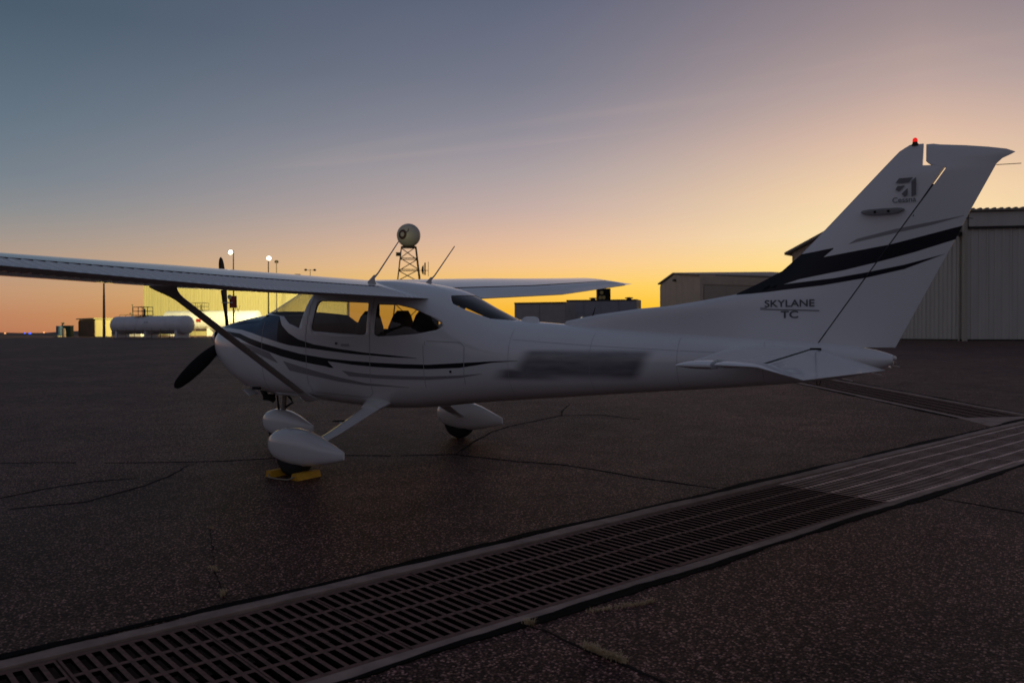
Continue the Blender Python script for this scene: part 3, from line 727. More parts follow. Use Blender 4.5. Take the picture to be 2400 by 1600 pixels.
for z, cut_, sq in ((2.672,8.246,1),(2.75,8.250,1),(2.80,8.252,.9),(2.822,8.253,.75),(2.836,8.253,.5),(2.844,8.252,.25)):
    r_ = fin_ring(min(z, 2.831), cut_); sh_ = max(0., z-2.79)**2*16; r_ = [(max(x, r_[0][0]+sh_), y, q) for x, y, q in r_]; rings.append([(x, y*sq, z) for x, y, _ in r_])
mb = MB().loft(rings); fin_me = mb.mesh('fin', 30); FIN = obj('fin', fin_me, WHITE, AC)
TEz = [1.238,2.079,2.322,2.640,2.66,2.69,2.716,2.74]; TEx = [8.046,8.475,8.593,8.757,8.772,8.815,8.878,8.84]
def rud_ring(z, x0, x1, sq=1., n=9):
    tt = (.036-.010*(z-1.3)/1.5)*sq; pts = [x0+(x1-x0)*k/n for k in range(n+1)]
    h = lambda x: max(.0012, tt*(1-((x-x0)/(x1-x0)))+.0015)
    return [(x, -h(x), z) for x in pts]+[(x, h(x), z) for x in reversed(pts)]
rr = [rud_ring(z, hinge(z)+(.006 if z < 2.45 else .009), itp(z, TEz, TEx)) for z in (1.236,1.4,1.6,1.8,1.95,2.079,2.2,2.322,2.45,2.55,2.60,2.64)]
for z, x1, sq in ((2.676,8.795,1.),(2.70,8.852,1.),(2.716,8.882,.9),(2.745,8.82,.8),(2.772,8.70,.7),(2.80,8.545,.6),(2.825,8.37,.45),(2.836,8.32,.2)):
    rr.append(rud_ring(z, 8.272 if z > 2.68 else 8.30, x1, sq))
mb = MB().loft(rr); rud_me = mb.mesh('rudder', 30); RUD = obj('rudder', rud_me, WHITE, AC)
FIN_S = [[(6.755,1.66,1.70),(7.067,1.707,1.85),(7.16,1.716,1.9),(7.338,1.735,2.022)]]
DFa = [(6.755,1.689,1.70),(6.9,1.697,1.80),(7.038,1.712,1.90),(7.167,1.768,1.98),(7.30,1.808,2.02)]
DFt = [(7.30,1.808,2.017),(7.345,1.816,2.023),(7.43,1.831,2.035),(7.497,1.843,2.046)]
DFn = [(7.497,1.985,2.046),(7.575,2.050,2.057)]
D1 = [(7.497,1.843,1.985),(7.661,1.871,2.01),(7.903,1.924,2.047),(8.009,1.95,2.063),(8.185,1.994,2.104),(8.478,2.081,2.173),(8.524,2.178,2.183)]
D2 = [(6.90,1.697,1.71),(7.038,1.707,1.768),(7.167,1.721,1.768),(7.488,1.751,1.799),(7.575,1.764,1.807),(7.829,1.803,1.846),(8.114,1.864,1.898),(8.402,1.97,1.971)]
GF = [(7.695,2.082,2.084),(7.76,2.096,2.122),(8.058,2.154,2.186),(8.31,2.201,2.226),(8.538,2.259,2.262)]
for me_, par, hx in ((fin_me, FIN, 'fin'), (rud_me, RUD, 'rudder')):
    bands = [DFa, DFt, DFn, D1] if hx == 'fin' else [D1]
    for sd in (-1, 1):
        decal([me_], bands, 'navy_band', NAVY, par, side=sd); decal([me_], [D2], 'navy_stripe', NAVY, par, side=sd); decal([me_], [GF], 'grey_stripe', GREYP, par, side=sd)
def text(s, size, loc, name, material, parent, sx=1., side=-1, bold=0., shear=0.):
    c = bpy.data.curves.new(name, 'FONT'); c.body = s; c.size = size; c.align_x = 'CENTER'; c.offset = bold; c.shear = shear; c.extrude = .0006
    o_ = bpy.data.objects.new(name+'_tmp', c); COL.objects.link(o_)
    dg = bpy.context.evaluated_depsgraph_get(); me_ = bpy.data.meshes.new_from_object(o_.evaluated_get(dg)); bpy.data.objects.remove(o_)
    me_.materials.clear(); ob = obj(name, me_, material, parent); ob.location = loc; ob.rotation_euler = (math.pi/2, 0, 0 if side < 0 else math.pi); ob.scale = (sx, 1, 1); return ob
for sy in (-1, 1):
    yb = sy*.0535
    text('SKYLANE', .084, (7.219, yb, 1.578), 'lettering', LETTER, FIN, 1.20, sy, .0008)
    text('TC', .084, (7.222, yb, 1.483), 'lettering', LETTER, FIN, 1.35, sy, .0012)
    MB().add([(6.974,yb,1.556),(7.465,yb,1.538),(7.465,yb,1.545),(6.974,yb,1.563)],[(0,1,2,3)]).build('lettering_underline', LETTER, FIN)
    MB().add([(6.974,yb,1.571),(7.03,yb,1.569),(7.03,yb,1.573),(6.974,yb,1.575)],[(0,1,2,3)]).build('lettering_underline', LETTER, FIN)
    # emblem: four angular bars making an arrow that points up and aft
    yb = sy*.0475; e = MB(); ox, oz, S = 8.052, 2.432, .150
    for poly in ([(0,.76),(.18,1.0),(.86,1.0),(.66,.76)], [(.78,.80),(1.0,1.0),(1.0,.08),(.78,.0)], [(.0,.42),(.10,.60),(.48,.60),(.16,.30)], [(.30,.18),(.60,.46),(.60,.10),(.44,.0)]):
        e.add([(ox+S*a, yb, oz+S*b) for a, b in poly], [tuple(range(len(poly)))])
    e.build('emblem', EMBLEM, FIN)
    text('Cessna', .058, (8.115, yb, 2.392), 'lettering', EMBLEM, FIN, 1.05, sy, .0006)
    # blade antenna on the fin
    MB().loft([[(7.955+.165*s_*math.copysign(abs(math.cos(a))**.5, math.cos(a)), sy*(.038+q), 2.335+.020*s_*math.sin(a)-.25*q) for a in [k*math.pi/8 for k in range(16)]] for q, s_ in ((0,1.),(.03,.96),(.05,.8))]).build('blade_antenna', mat('antenna_grey',(.22,.21,.20),.6), FIN, 40)
    for dx in (-.05,.05): MB().box((7.955+dx, sy*.0885, 2.325), (.018,.006,.018)).build('antenna_screw', BLACKP, FIN)
MB().lathe([(.026,0),(.026,.012),(.019,.018),(.019,.028)], (8.19,0,2.835)).build('beacon_base', DKMETAL, FIN)
MB().lathe([(.018,0),(.020,.010),(.017,.024),(.010,.032),(.001,.035)], (8.19,0,2.863)).build('beacon_light', BEACON, FIN, 50)
MB().tube([(8.755,0,2.63),(8.92,0,2.625)], .003, 6).build('static_wick', DKMETAL, RUD)
MB().tube([(8.55,0,2.24),(8.60,0,2.235)], .003, 6).build('static_wick', DKMETAL, RUD)
MB().add([(hinge(z)+dx, dy, z) for z in (1.25, 2.52) for dx, dy in ((-.02,-.012),(.02,-.012),(.02,.012),(-.02,.012))], [(0,1,5,4),(1,2,6,5),(2,3,7,6),(3,0,4,7),(0,3,2,1),(4,5,6,7)]).build('hinge_strip', mat('hinge_grey',(.10,.10,.11),.8), RUD)
for z in (1.34, 1.80, 2.30): MB().box((hinge(z), 0, z), (.03,.060,.045)).build('rudder_hinge', DKMETAL, RUD)
# ---- horizontal tail
def tail_ring(y, x0, x1, z, tt, sy):
    n = 10; pts = [(k/n)**1.5 for k in range(n+1)]
    prof = lambda c: tt*(2.6*math.sqrt(c)*(1-c)+.30*c)
    return [(x0+(x1-x0)*c, sy*y, z+prof(c)) for c in pts]+[(x0+(x1-x0)*c, sy*y, z-prof(c)) for c in reversed(pts[1:])]
for sy in (-1, 1):
    zs_ = lambda y: 1.219-.022*y
    HX = 7.415
    rings = [tail_ring(y, 6.685+.118*y, HX-.008, zs_(y), .036-.008*y/1.75, sy) for y in (.03,.4,.8,1.2,1.50,1.60)]
    STB = MB().loft(rings).build('stabilizer', WHITE, AC, 35)
    def tip_ring(y, x0, tt):
        c1 = (7.095-x0)/(HX-x0); n = 9; pts = [c1*(k/n)**1.5 for k in range(n+1)]; prof = lambda c: tt*(2.6*math.sqrt(c)*(1-c)+.30*c)
        return [(x0+(HX-x0)*c, sy*y, zs_(y)+prof(c)) for c in pts]+[(x0+(HX-x0)*c, sy*y, zs_(y)-prof(c)) for c in reversed(pts[1:])]
    MB().loft([tip_ring(y, x0, t_) for y, x0, t_ in ((1.603,6.865,.0285),(1.66,6.848,.0285),(1.72,6.838,.025),(1.76,6.836,.016),(1.775,6.842,.006))]).build('stabilizer_tip', WHITE, STB, 50)
    dr = rad(15)
    def elr(y, x0, x1, tt):
        n = 12; pts = [k/n for k in range(n+1)]
        def pos(x, z):
            dx = x-HX
            return (HX+dx*math.cos(dr)+z*math.sin(dr), sy*y, zs_(y)-dx*math.sin(dr)+z*math.cos(dr)) if dx > 0 else (x, sy*y, zs_(y)-dx*.03+z)
        hh = lambda c: tt*min(1, 3.2*math.sqrt(c+.015))*(1-c*.93)
        return [pos(x0+(x1-x0)*c, hh(c)) for c in pts]+[pos(x0+(x1-x0)*c, -hh(c)) for c in reversed(pts)]
    te = lambda y: 8.015-.174*(y-.15)
    rings = [elr(y, HX+.012, te(y), .024-.005*y/1.7) for y in (.16,.5,.9,1.3,1.605)]+[elr(y, 7.125, te(y), t_) for y, t_ in ((1.612,.024),(1.68,.024),(1.73,.020),(1.765,.010),(1.775,.004))]
    EL = MB().loft(rings).build('elevator', WHITE, AC, 35)
    MB().add([(HX+dx, sy*y, zs_(y)+h) for y in (.14, 1.58) for dx, h in ((-.004,0),(-.004,.0085),(.010,.0085),(.010,0))], [(0,1,5,4),(1,2,6,5),(2,3,7,6),(0,3,2,1),(4,5,6,7)]).build('elevator_gap_shade', mat('gap_shade',(.035,.035,.04),.8), STB)  # dark strip added to draw the shaded gap ahead of the elevator
    zs_ = 1.19
    MB().box((7.45, sy*.125, 1.222), (.085,.035,.02)).build('hinge_bracket', BLACKP, EL)
    for y in (.5, 1.1): MB().tube([(te(y)-.01, sy*y, zs_-.128), (te(y)+.06, sy*y, zs_-.142)], .0025, 6).build('static_wick', mat('wick_pale',(.6,.55,.5),.5), EL)
MB().lathe([(.018,0),(.018,.015),(.012,.022),(.003,.026)], (8.03,0,1.15), 'x').build('tail_light', mat('tail_lens',(.8,.75,.7),.15), FUS, 40)
MB().tube([(7.43,0,.95),(7.435,0,.915),(7.455,0,.915),(7.465,0,.955)], .006, 6).build('tie_down_ring', DKMETAL, FUS)
MB().tube([(5.30,0,1.40),(5.335,0,1.475),(5.38,0,1.60)], [.018,.007,.003], 8).build('tail_antenna', BLACKP, FUS)
MB().loft([[(4.66+.10*s_*math.cos(a), .035*s_*math.sin(a), z) for a in [k*math.pi/8 for k in range(16)]] for z, s_ in ((1.44,1.1),(1.49,1.0),(1.51,.8),(1.518,.4))]).build('navigation_antenna', WHITE, FUS, 40)
# ---- nose: propeller and spinner
PR = bpy.data.objects.new('propeller', None)
prof = [(.001,0),(.035,.02),(.075,.07),(.11,.14),(.135,.22),(.145,.29),(.145,.31)]
PR = MB().lathe(prof, (.0,0,1.306), 'x', 28).build('propeller_spinner', WHITE, AC, 40)
MB().lathe([(.145,.31),(.150,.315),(.150,.335),(.10,.34)], (0,0,1.306), 'x', 28).build('spinner_backplate', METAL, PR, 30)
for k in range(3):
    a = 1.487-k*2*math.pi/3; rings = []
    dirv = Vector((0, -math.cos(a), math.sin(a))); tan = Vector((0, -math.sin(a), -math.cos(a))); fwd = Vector((1,0,0))
    for s_, ch, th_, tw in ((.10,.06,.05,50),(.18,.085,.04,44),(.30,.135,.030,36),(.45,.165,.024,28),(.62,.170,.019,22),(.80,.150,.014,18),(.92,.115,.011,16),(.975,.075,.008,15),(1.0,.02,.004,15)):
        c_ = Vector((.275,0,1.306))+dirv*s_; tw = rad(tw); u_ = tan*math.cos(tw)+fwd*math.sin(tw); v_ = -tan*math.sin(tw)+fwd*math.cos(tw)
        rings.append([c_+u_*(ch/2*math.cos(b))+v_*(th_/2*math.sin(b)) for b in [j*math.pi/6 for j in range(12)]])
    MB().loft(rings).build('propeller_blade', BLACKP, PR, 50)
# red flagged prop tag hung on the upright blade
c_ = Vector((.30,-.02,1.755))
tg = MB().box(c_+Vector((.02,.075,-.01)), (.02,.10,.15)).build('red_blade_tag', REDP, PR)
MB().lathe([(.030,0),(.030,.006),(.022,.008)], c_+Vector((.035,.005,.05)), 'x', 16).build('tag_eyelet', mat('eyelet',(.6,.5,.25),.5), tg)
MB().box(c_+Vector((.03,-.03,-.02)), (.02,.16,.014)).build('tag_strap', mat('strap_white',(.5,.45,.42),.6), tg)
# air intakes, exhaust, cowl flap
for sy in (-1, 1): MB().lathe([(.085,0),(.085,.012),(.07,.014),(.068,.002)], (.352, sy*.20, 1.33), 'x', 20).build('air_intake', BLACKP, FUS, 30)
MB().tube([(1.02,-.16,.70),(1.10,-.17,.60),(1.22,-.17,.565)], .035, 12).build('exhaust_pipe', DKMETAL, FUS, 40)
MB().box((1.18,-.20,.60), (.10,.10,.07)).build('exhaust_shroud', BLACKP, FUS)
MB().box((.98,-.30,.662), (.12,.14,.012), Matrix.Rotation(rad(32), 3, 'Y')).build('cowl_flap', WHITE, FUS)
MB().box((1.30,-.505,.735), (.12,.02,.03)).build('cowl_vent', BLACKP, FUS)
# ---- landing gear
def fairing(cx, cy, st, hws=1.):
    rings = []
    for x, zt, zb, hw in st:
        zm = (zt+zb)/2
        rings.append([(cx+x, cy+hw*hws*math.copysign(abs(math.cos(a))**.8, math.cos(a)), zm+(zt-zb)/2*math.copysign(abs(math.sin(a))**.85, math.sin(a))) for a in [2*math.pi*k/28 for k in range(28)]])
    return MB().loft(rings)
MAINST = [(-.355,.315,.285,.012),(-.345,.350,.250,.045),(-.31,.398,.205,.085),(-.24,.440,.160,.118),(-.13,.468,.128,.135),(.0,.470,.110,.140),(.14,.448,.105,.133),(.28,.405,.122,.110),(.42,.350,.152,.075),(.54,.302,.182,.036),(.60,.278,.200,.012)]
NOSEST = [(x*.84, z1*.93, z0*.93, h*.9) for x, z1, z0, h in MAINST]
def wheel(cx, cy, r_, wd, parent):
    prof = [(r_*.45,-wd/2),(r_*.80,-wd/2),(r_*.94,-wd*.40),(r_,-wd*.2),(r_,wd*.2),(r_*.94,wd*.40),(r_*.80,wd/2),(r_*.45,wd/2)]
    wo_ = MB().lathe(prof, (cx, cy, r_), 'y', 32).build('wheel', RUBBER, parent, 40)
    MB().lathe([(.02,-wd*.42),(r_*.46,-wd*.46),(r_*.46,wd*.46),(.02,wd*.42)], (cx, cy, r_), 'y', 24).build('wheel_hub', METAL, wo_, 30)
for sy in (-1, 1):
    cx, cy = 2.83, sy*1.425
    rings = []
    for y, xc, zc_, wd, th_ in ((.42,3.05,.640,.24,.05),(.56,3.045,.585,.225,.048),(.80,3.005,.480,.185,.042),(1.05,2.955,.372,.16,.036),(1.22,2.92,.310,.135,.034),(1.36,2.88,.27,.12,.032)):
        rings.append([(xc+wd/2*math.cos(a), sy*y+.0*math.sin(a), zc_+th_/2*math.sin(a)) for a in [2*math.pi*k/16 for k in range(16)]])
    LG = MB().loft(rings).build('main_gear_leg', WHITE, AC, 40)
    fairing(cx, cy, MAINST).build('wheel_fairing', WHITE, LG, 40)
    wheel(cx-.03, cy, .205, .16, LG)
    MB().loft([[(3.05+.165*s_*math.cos(a), sy*(y+.04*math.sin(a)*0), .62+dz+.06*s_*math.sin(a)) for a in [2*math.pi*k/16 for k in range(16)]] for y, s_, dz in ((.38,1.,.03),(.50,.95,.0),(.58,.72,-.03))]).build('gear_leg_fairing', WHITE, LG, 40)
    MB().box((2.86, sy*.86, .475), (.11,.06,.012)).build('entry_step', RUBBER, LG)
    MB().tube([(2.90, sy*.88,.468),(2.97, sy*.90,.445)], .01, 6).build('step_bracket', WHITE, LG)
NG = MB().tube([(1.25,0,.72),(1.20,0,.36)], [.032,.032], 14).build('nose_gear_strut', METAL, AC, 40)
MB().tube([(1.24,0,.64),(1.34,0,.56),(1.36,0,.52),(1.22,0,.45)], .013, 8).build('torque_link', BLACKP, NG, 40)
MB().tube([(1.14,-.03,.60),(1.17,-.05,.50),(1.16,-.03,.43)], .012, 8).build('shimmy_damper', DKMETAL, NG, 40)
fairing(1.185, 0, NOSEST).build('wheel_fairing', WHITE, NG, 40)
wheel(1.16, 0, .175, .14, NG)

# ------------------------------------------------------------------ wheel chocks
def chock(x, y0, y1, label):
    c = thing('wheel_chock', label, 'wheel chock', P(x, (y0+y1)/2, .002), (math.asin(TILT), 0, rad(-4)), 'yellow chocks at the left main wheel')
    L = y1-y0; mb = MB(); pr_ = [(-.052,0),(.052,0),(.034,.062),(-.034,.062)]
    mb.prism(pr_, -L/2, L/2).build('chock_body', YCHOCK, c)
    for s_ in (-1, 1): MB().prism([(x*.9, z*.92+.002) for x, z in pr_], s_*(L/2)+(0 if s_ > 0 else -.006), s_*(L/2)+(.006 if s_ > 0 else 0)).build('end_cap', YCHOCK, c)
    return c
chock(2.99, -1.62, -1.33, 'yellow wheel chock behind the left main wheel, fully in view')
chock(2.63, -1.60, -1.33, 'yellow wheel chock ahead of the left main wheel, mostly hidden by the tyre')
tag(MB().tube([P(2.63,-1.605,.04),P(2.66,-1.64,.012),P(2.80,-1.66,.010),P(2.93,-1.65,.012),P(2.99,-1.625,.04)], .007, 8).build('chock_rope', ROPE), 'pale rope linking the two yellow chocks on the ground', 'rope')

# ================================================================== background
def gz(p): return ground_z(p.y)
def gpt(px, D):
    p = at(px, 781, D); return Vector((p.x, p.y, gz(p)))
def frame(px0, D0, px1, D1):
    """ground frame with x along the wall seen from px0 to px1, y away from the viewer"""
    a, b = gpt(px0, D0), gpt(px1, D1); d = (b-a); L = d.xy.length
    ang = math.atan2(d.y, d.x); return a, L, ang
def panel_mesh(wd, h, rib=.28, dep=.03, slope=0.):
    """ribbed siding sheet, x 0..wd, z 0..h, facing -y; top may rise by slope*x"""
    n = max(2, int(round(wd/rib))); xs_ = []; mb = MB()
    for k in range(n):
        for fr, y in ((0,0),(.62,0),(.70,-dep),(.90,-dep),(.98,0)): xs_.append(((k+fr)*wd/n, y))
    xs_.append((wd, 0)); V = []
    for x, y in xs_: V += [(x, y, 0), (x, y, h+slope*x)]
    mb.add(V, [(2*i, 2*i+2, 2*i+3, 2*i+1) for i in range(len(xs_)-1)]); 
    return mb
def siding(parent, x0, x1, h0, h1, y, z0, material, step=1., axis='x', rib=.28, dep=.03):
    """row of separate siding sheets along a wall; heights run h0 -> h1"""
    n = max(1, int(round(abs(x1-x0)/step))); wd = abs(x1-x0)/n; cache = None
    for k in range(n):
        ha = h0+(h1-h0)*k/n; sl_ = (h1-h0)/abs(x1-x0)
        if cache is None or sl_ != 0:
            pm = panel_mesh(wd-.012, ha, rib, dep, sl_); me_ = pm.mesh('siding_panel'); me_.materials.append(material); cache = me_
        o_ = bpy.data.objects.new('siding_panel', cache); COL.objects.link(o_); o_.parent = parent
        if axis == 'x': o_.location = (x0+k*wd, y, z0)
        else: o_.location = (y, x0+k*wd*(1 if x1 > x0 else -1), z0); o_.rotation_euler = (0, 0, math.pi/2 if x1 > x0 else -math.pi/2)
# ---- yellow-lit hangar, left
a, L, ang = frame(340, 118, 811, 122)
H = thing('hangar', 'large cream hangar lit yellow by floodlights behind the fuel tanks', 'hangar', a, (0,0,ang))
hh = 7.1
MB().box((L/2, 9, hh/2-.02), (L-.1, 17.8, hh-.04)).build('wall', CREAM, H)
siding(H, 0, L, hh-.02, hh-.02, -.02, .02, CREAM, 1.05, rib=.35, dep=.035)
siding(H, 18, 0, hh-.02, hh-.02, -.02, .02, CREAM, 1.05, 'y', rib=.35)
RF = MB().prism([(-.3,hh),(L+.3,hh),(L+.3,hh+.25),(L/2,hh+.9),(-.3,hh+.25)], -.3, 18.2).build('roof', ROOFM, H)
MB().box((-.06,-.07,hh/2), (.16,.12,hh)).build('corner_trim', CREAM, H); MB().box((L+.06,-.07,hh/2), (.16,.12,hh)).build('corner_trim', CREAM, H)
vx = L*(692-340)/(811-340); MB().box((vx, 2., hh+1.02), (.75,.75,.85)).build('roof_vent', BLACKP, RF)
# ---- floodlight poles
def floodlight(px, py, D, label, lit, aim=None, power=0, headoff=(0,0), twin=False, dx=0):
    top = at(px, py, D); base = gpt(px, D); h = top.z-base.z
    o_ = thing('floodlight_pole', label, 'floodlight', (top.x, top.y, base.z), (0,0,0), 'floodlight poles around the apron')
    MB().tube([(0,0,0),(0,0,h+.15)], [.085,.045], 10).build('pole', STEELDK, o_, 40)
    MB().box((0,0,.12), (.5,.5,.24)).build('pole_base', CONC, o_)
    tc_ = (CAMP-top); tc_.z = 0; tc_.normalize(); side_ = Vector((tc_.y, -tc_.x, 0))
    for s_ in ((-1, 1) if twin else (0,)):
        c = Vector((0,0,h))+side_*(s_*.75+dx)
        MB().bar((0,0,h), c, .06, .06).build('head_arm', STEELDK, o_)
        look = (tc_*.85+Vector((0,0,-.55))-side_*(.45 if dx > 0 else .0)).normalized() if aim is not None else (tc_*.55+Vector((0,0,-.8))).normalized()
        q = Vector((0,0,1)).rotation_difference(-look).to_matrix()
        hd = MB(); prof_ = [(.21,0),(.25,.02),(.25,.05),(.15,.16),(.07,.20)]
        rings = [[c+q @ Vector((r2*math.cos(a_), r2*math.sin(a_), z)) for a_ in [k*math.pi/9 for k in range(18)]] for r2, z in prof_]
        hd.loft(rings); hd_o = hd.build('lamp_head', DKMETAL, o_, 30)
        if lit:
            ln = MB().loft([[c+q @ Vector((r2*math.cos(a_), r2*math.sin(a_), z)) for a_ in [k*math.pi/9 for k in range(18)]] for r2, z in ((.22,.012),(.22,-.05),(.19,-.12),(.11,-.18),(.03,-.20))]); ln.build('lamp_lens', LAMPON, hd_o, 30)
            l_ = bpy.data.lights.new('floodlight_beam', 'SPOT'); l_.energy = power; l_.color = (1,.86,.36); l_.spot_size = rad(130); l_.spot_blend = .6; l_.shadow_soft_size = .35
            lo = bpy.data.objects.new('floodlight_beam', l_); COL.objects.link(lo); lo.parent = o_; beam = (Vector(aim)-top).normalized(); lo.location = c+beam*.9
            lo.rotation_euler = Vector((0,0,-1)).rotation_difference(beam).to_euler()
    return o_
floodlight(547, 591, 86, 'lit floodlight on a tall pole above the left wing, nearer the propeller', True, aim=at(380, 770, 106), power=20000, dx=.28)
floodlight(629, 605, 88, 'lit floodlight on a pole rising above the middle of the left wing', True, aim=at(560, 755, 118), power=21000, dx=-.05)
floodlight(648, 614, 104, 'unlit dark floodlight just right of the two lit ones', False)
floodlight(727, 633, 150, 'distant twin-headed unlit floodlight above the wing near the cabin', False, twin=True)
# ---- plain tapering pole, left
p = gpt(244, 80); o_ = thing('flag_pole', 'tall bare reddish pole standing left of the fuel tanks', 'pole', p)
MB().tube([(0,0,0),(0,0,3.2),(0,0,5.6)], [.13,.10,.05], 12).build('pole_shaft', mat('red_primer',(.12,.045,.035),.6), o_, 40)
MB().lathe([(.24,0),(.24,.06),(.15,.1)], (0,0,0), 'z', 16).build('pole_base', CONC, o_)
# ---- shed
a, L, ang = frame(184, 92, 222, 90)
S = thing('shed', 'small slatted shed with a yellow-lit side wall left of the fuel tanks', 'shed', a, (0,0,ang)); hs = 1.78
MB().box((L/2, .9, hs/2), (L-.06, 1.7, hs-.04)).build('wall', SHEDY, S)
nb = 9
for k in range(nb): MB().box(((k+.5)*L/nb, -.0, hs/2-.05), (L/nb-.03, .05, hs-.2)).build('board', WOOD, S)
MB().prism([(-.12,hs),(L+.12,hs+.02),(L+.12,hs+.14),(-.12,hs+.10)], -.2, 1.95).build('roof', mat('shed_roof',(.35,.32,.15),.6), S)
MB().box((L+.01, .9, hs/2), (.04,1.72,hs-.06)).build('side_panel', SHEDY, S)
# ---- pump and drum left of the shed
p = gpt(158, 92); t_ = thing('fuel_pump_cabinet', 'dark green pump cabinet standing left of the slatted shed', 'cabinet', p, (0,0,-YAW))
MB().box((0,0,.55), (.95,.7,1.10)).build('cabinet_body', GREENP, t_); MB().box((0,0,1.13), (1.05,.8,.06)).build('cabinet_top', DKMETAL, t_)
MB().tube([(-.48,-.1,1.16),(-.48,-.1,1.36),(-.30,-.1,1.40)], .11, 10).build('valve', GREENP, t_, 40); MB().lathe([(.05,0),(.17,.02),(.17,.05),(.05,.07)], (-.48,-.1,1.36)).build('valve_wheel', GREENP, t_, 30)
p = gpt(139, 90); t_ = thing('drum', 'blue metal drum beside the green pump cabinet', 'drum', p)
MB().lathe([(.28,0),(.30,.02),(.30,.30),(.315,.32),(.30,.34),(.30,.64),(.315,.66),(.30,.68),(.30,.95),(.27,.98),(.02,.97)], (0,0,.14), 'z', 24).build('drum_body', BLUEP, t_, 30)
MB().box((0,0,.06), (.9,.9,.11)).build('pallet', mat('pale_wood',(.4,.34,.24),.8), t_)
p = gpt(150, 88); t_ = thing('bollard', 'short pale concrete post in front of the blue drum', 'bollard', p)
MB().lathe([(.17,0),(.17,.75),(.14,.84),(.05,.88)], (0,0,0), 'z', 16).build('post', CONC, t_, 30)
# ---- fuel tanks
def tank(px0, D0, px1, D1, r_, zc_, label, rail_at, seed, red=None, ladder=None):
    a, L, ang = frame(px0, D0, px1, D1)
    T_ = thing('fuel_tank', label, 'fuel tank', a, (0,0,ang), 'horizontal white fuel tanks')
    prof_ = [(.01,-.34),(r_*.45,-.30),(r_*.80,-.16),(r_,.0),(r_,L),(r_*.80,L+.16),(r_*.45,L+.30),(.01,L+.34)]
    MB().lathe(prof_, (0,0,zc_), 'x', 36).build('tank_shell', TANKW, T_, 35)
    for k in range(1, 5): MB().lathe([(r_+.002,-.02),(r_+.018,-.015),(r_+.018,.015),(r_+.002,.02)], (L*k/5,0,zc_), 'x', 36).build('weld_band', TANKW, T_, 35)
    nsd = 3
    for k in range(nsd):
        x = L*(.07+.86*k/(nsd-1)); MB().prism([(x-.14,0),(x+.14,0),(x+.14,zc_-r_*.55),(x-.14,zc_-r_*.55)], -r_*.8, r_*.8).build('saddle', TANKW, T_)
    for k in range(7): MB().tube([(L*(.12+.125*k),-r_*1.0,0),(L*(.12+.125*k),-r_*1.0,zc_-r_*.45)], .03, 6).build('pipe_stanchion', mat('rust_pipe',(.28,.22,.14),.7), T_)
    MB().tube([(L*.08,-r_*1.0,zc_-r_*.62),(L*.92,-r_*1.0,zc_-r_*.62)], .035, 8).build('pipe', MATS['rust_pipe'], T_)
    zt = zc_+r_
    for (x0, x1, h) in rail_at:
        pf = MB().box(((x0+x1)/2, 0, zt+.06), (x1-x0, 1.0, .06)).build('platform', RAIL, T_)
        for x in (x0+.03, (x0+x1)/2, x1-.03):
            for y in (-.47,.47): MB().tube([(x,y,zt+.06),(x,y,zt+h)], .03, 6).build('rail_post', RAIL, pf)
        for z in (zt+h*.55, zt+h):
            for y in (-.47,.47): MB().tube([(x0,y,z),(x1,y,z)], .026, 6).build('rail', RAIL, pf)
            for x in (x0+.03, x1-.03): MB().tube([(x,-.47,z),(x,.47,z)], .026, 6).build('rail', RAIL, pf)
        MB().tube([((x0+x1)/2+.2,0,zt+.05),((x0+x1)/2+.2,0,zt+h*.8)], .10, 10).build('vent_pipe', RAIL, pf)
    if ladder:
        lo_ = [Vector((ladder+dx, -r_-.55, .05)) for dx in (0,.45)]; hi_ = [Vector((ladder+dx+.55, -r_*.35, zt+.60)) for dx in (0,.45)]
        ld = MB().tube([lo_[0], hi_[0]], .035, 6).build('ladder', RAIL, T_); MB().tube([lo_[1], hi_[1]], .035, 6).build('ladder_rail', RAIL, ld)
        for k in range(1, 8): MB().tube([lo_[0].lerp(hi_[0], k/8), lo_[1].lerp(hi_[1], k/8)], .022, 6).build('rung', RAIL, ld)
        MB().tube([hi_[0], hi_[0]+Vector((.25,0,-.9))], .03, 6).build('ladder_brace', RAIL, ld)
    if red: MB().box((red, -r_-.02, zc_+.05), (.62,.03,.36)).build('red_placard', REDP, T_)
    for k in range(2): MB().box((L*.52+k*.28,-r_*.97,zc_+r_*.28), (.14,.03,.12)).build('marking', mat('faded_print',(.35,.35,.37),.6), T_)
    return T_
tank(276, 80, 438, 75, .79, 1.12, 'nearer grey-white fuel tank with a railed platform, in front of the hangar', [(2.85, 4.4, .80)], 1)
tank(395, 107, 605, 104, 1.21, 1.80, 'larger yellow-lit fuel tank with a red placard, behind the first tank', [(3.35, 5.25, .95)], 2, red=4.95, ladder=9.0)
a, L, ang = frame(270, 97, 330, 96)
t_ = thing('pipe_skid', 'small railed pipe skid with a valve showing over the left end of the near tank', 'pipe skid', a, (0,0,ang))
MB().box((L/2,.6,.95), (L,1.2,1.9)).build('skid_box', TANKW, t_)
for x in (.3, 1.1, 1.9): MB().tube([(x+.3,0,1.9),(x+.3,0,2.35)], .03, 6).build('rail_post', RAIL, t_)
MB().tube([(.6,0,2.33),(2.2,0,2.36)], .026, 6).build('rail', RAIL, t_)
MB().lathe([(.05,0),(.20,.03),(.20,.10),(.05,.13)], (2.15,0,2.42)).build('valve_wheel', RAIL, t_, 30); MB().tube([(2.15,0,1.9),(2.15,0,2.45)], .04, 6).build('valve_stem', RAIL, t_)
p = gpt(311, 99); t_ = thing('vent_pole', 'thin vent pole between the bare pole and the hangar corner', 'pole', p); MB().tube([(0,0,0),(0,0,3.5)], [.06,.04], 8).build('pole_shaft', RAIL, t_, 40); MB().lathe([(.10,0),(.10,.08),(.05,.12)], (0,0,3.45)).build('vent_cap', RAIL, t_, 30)
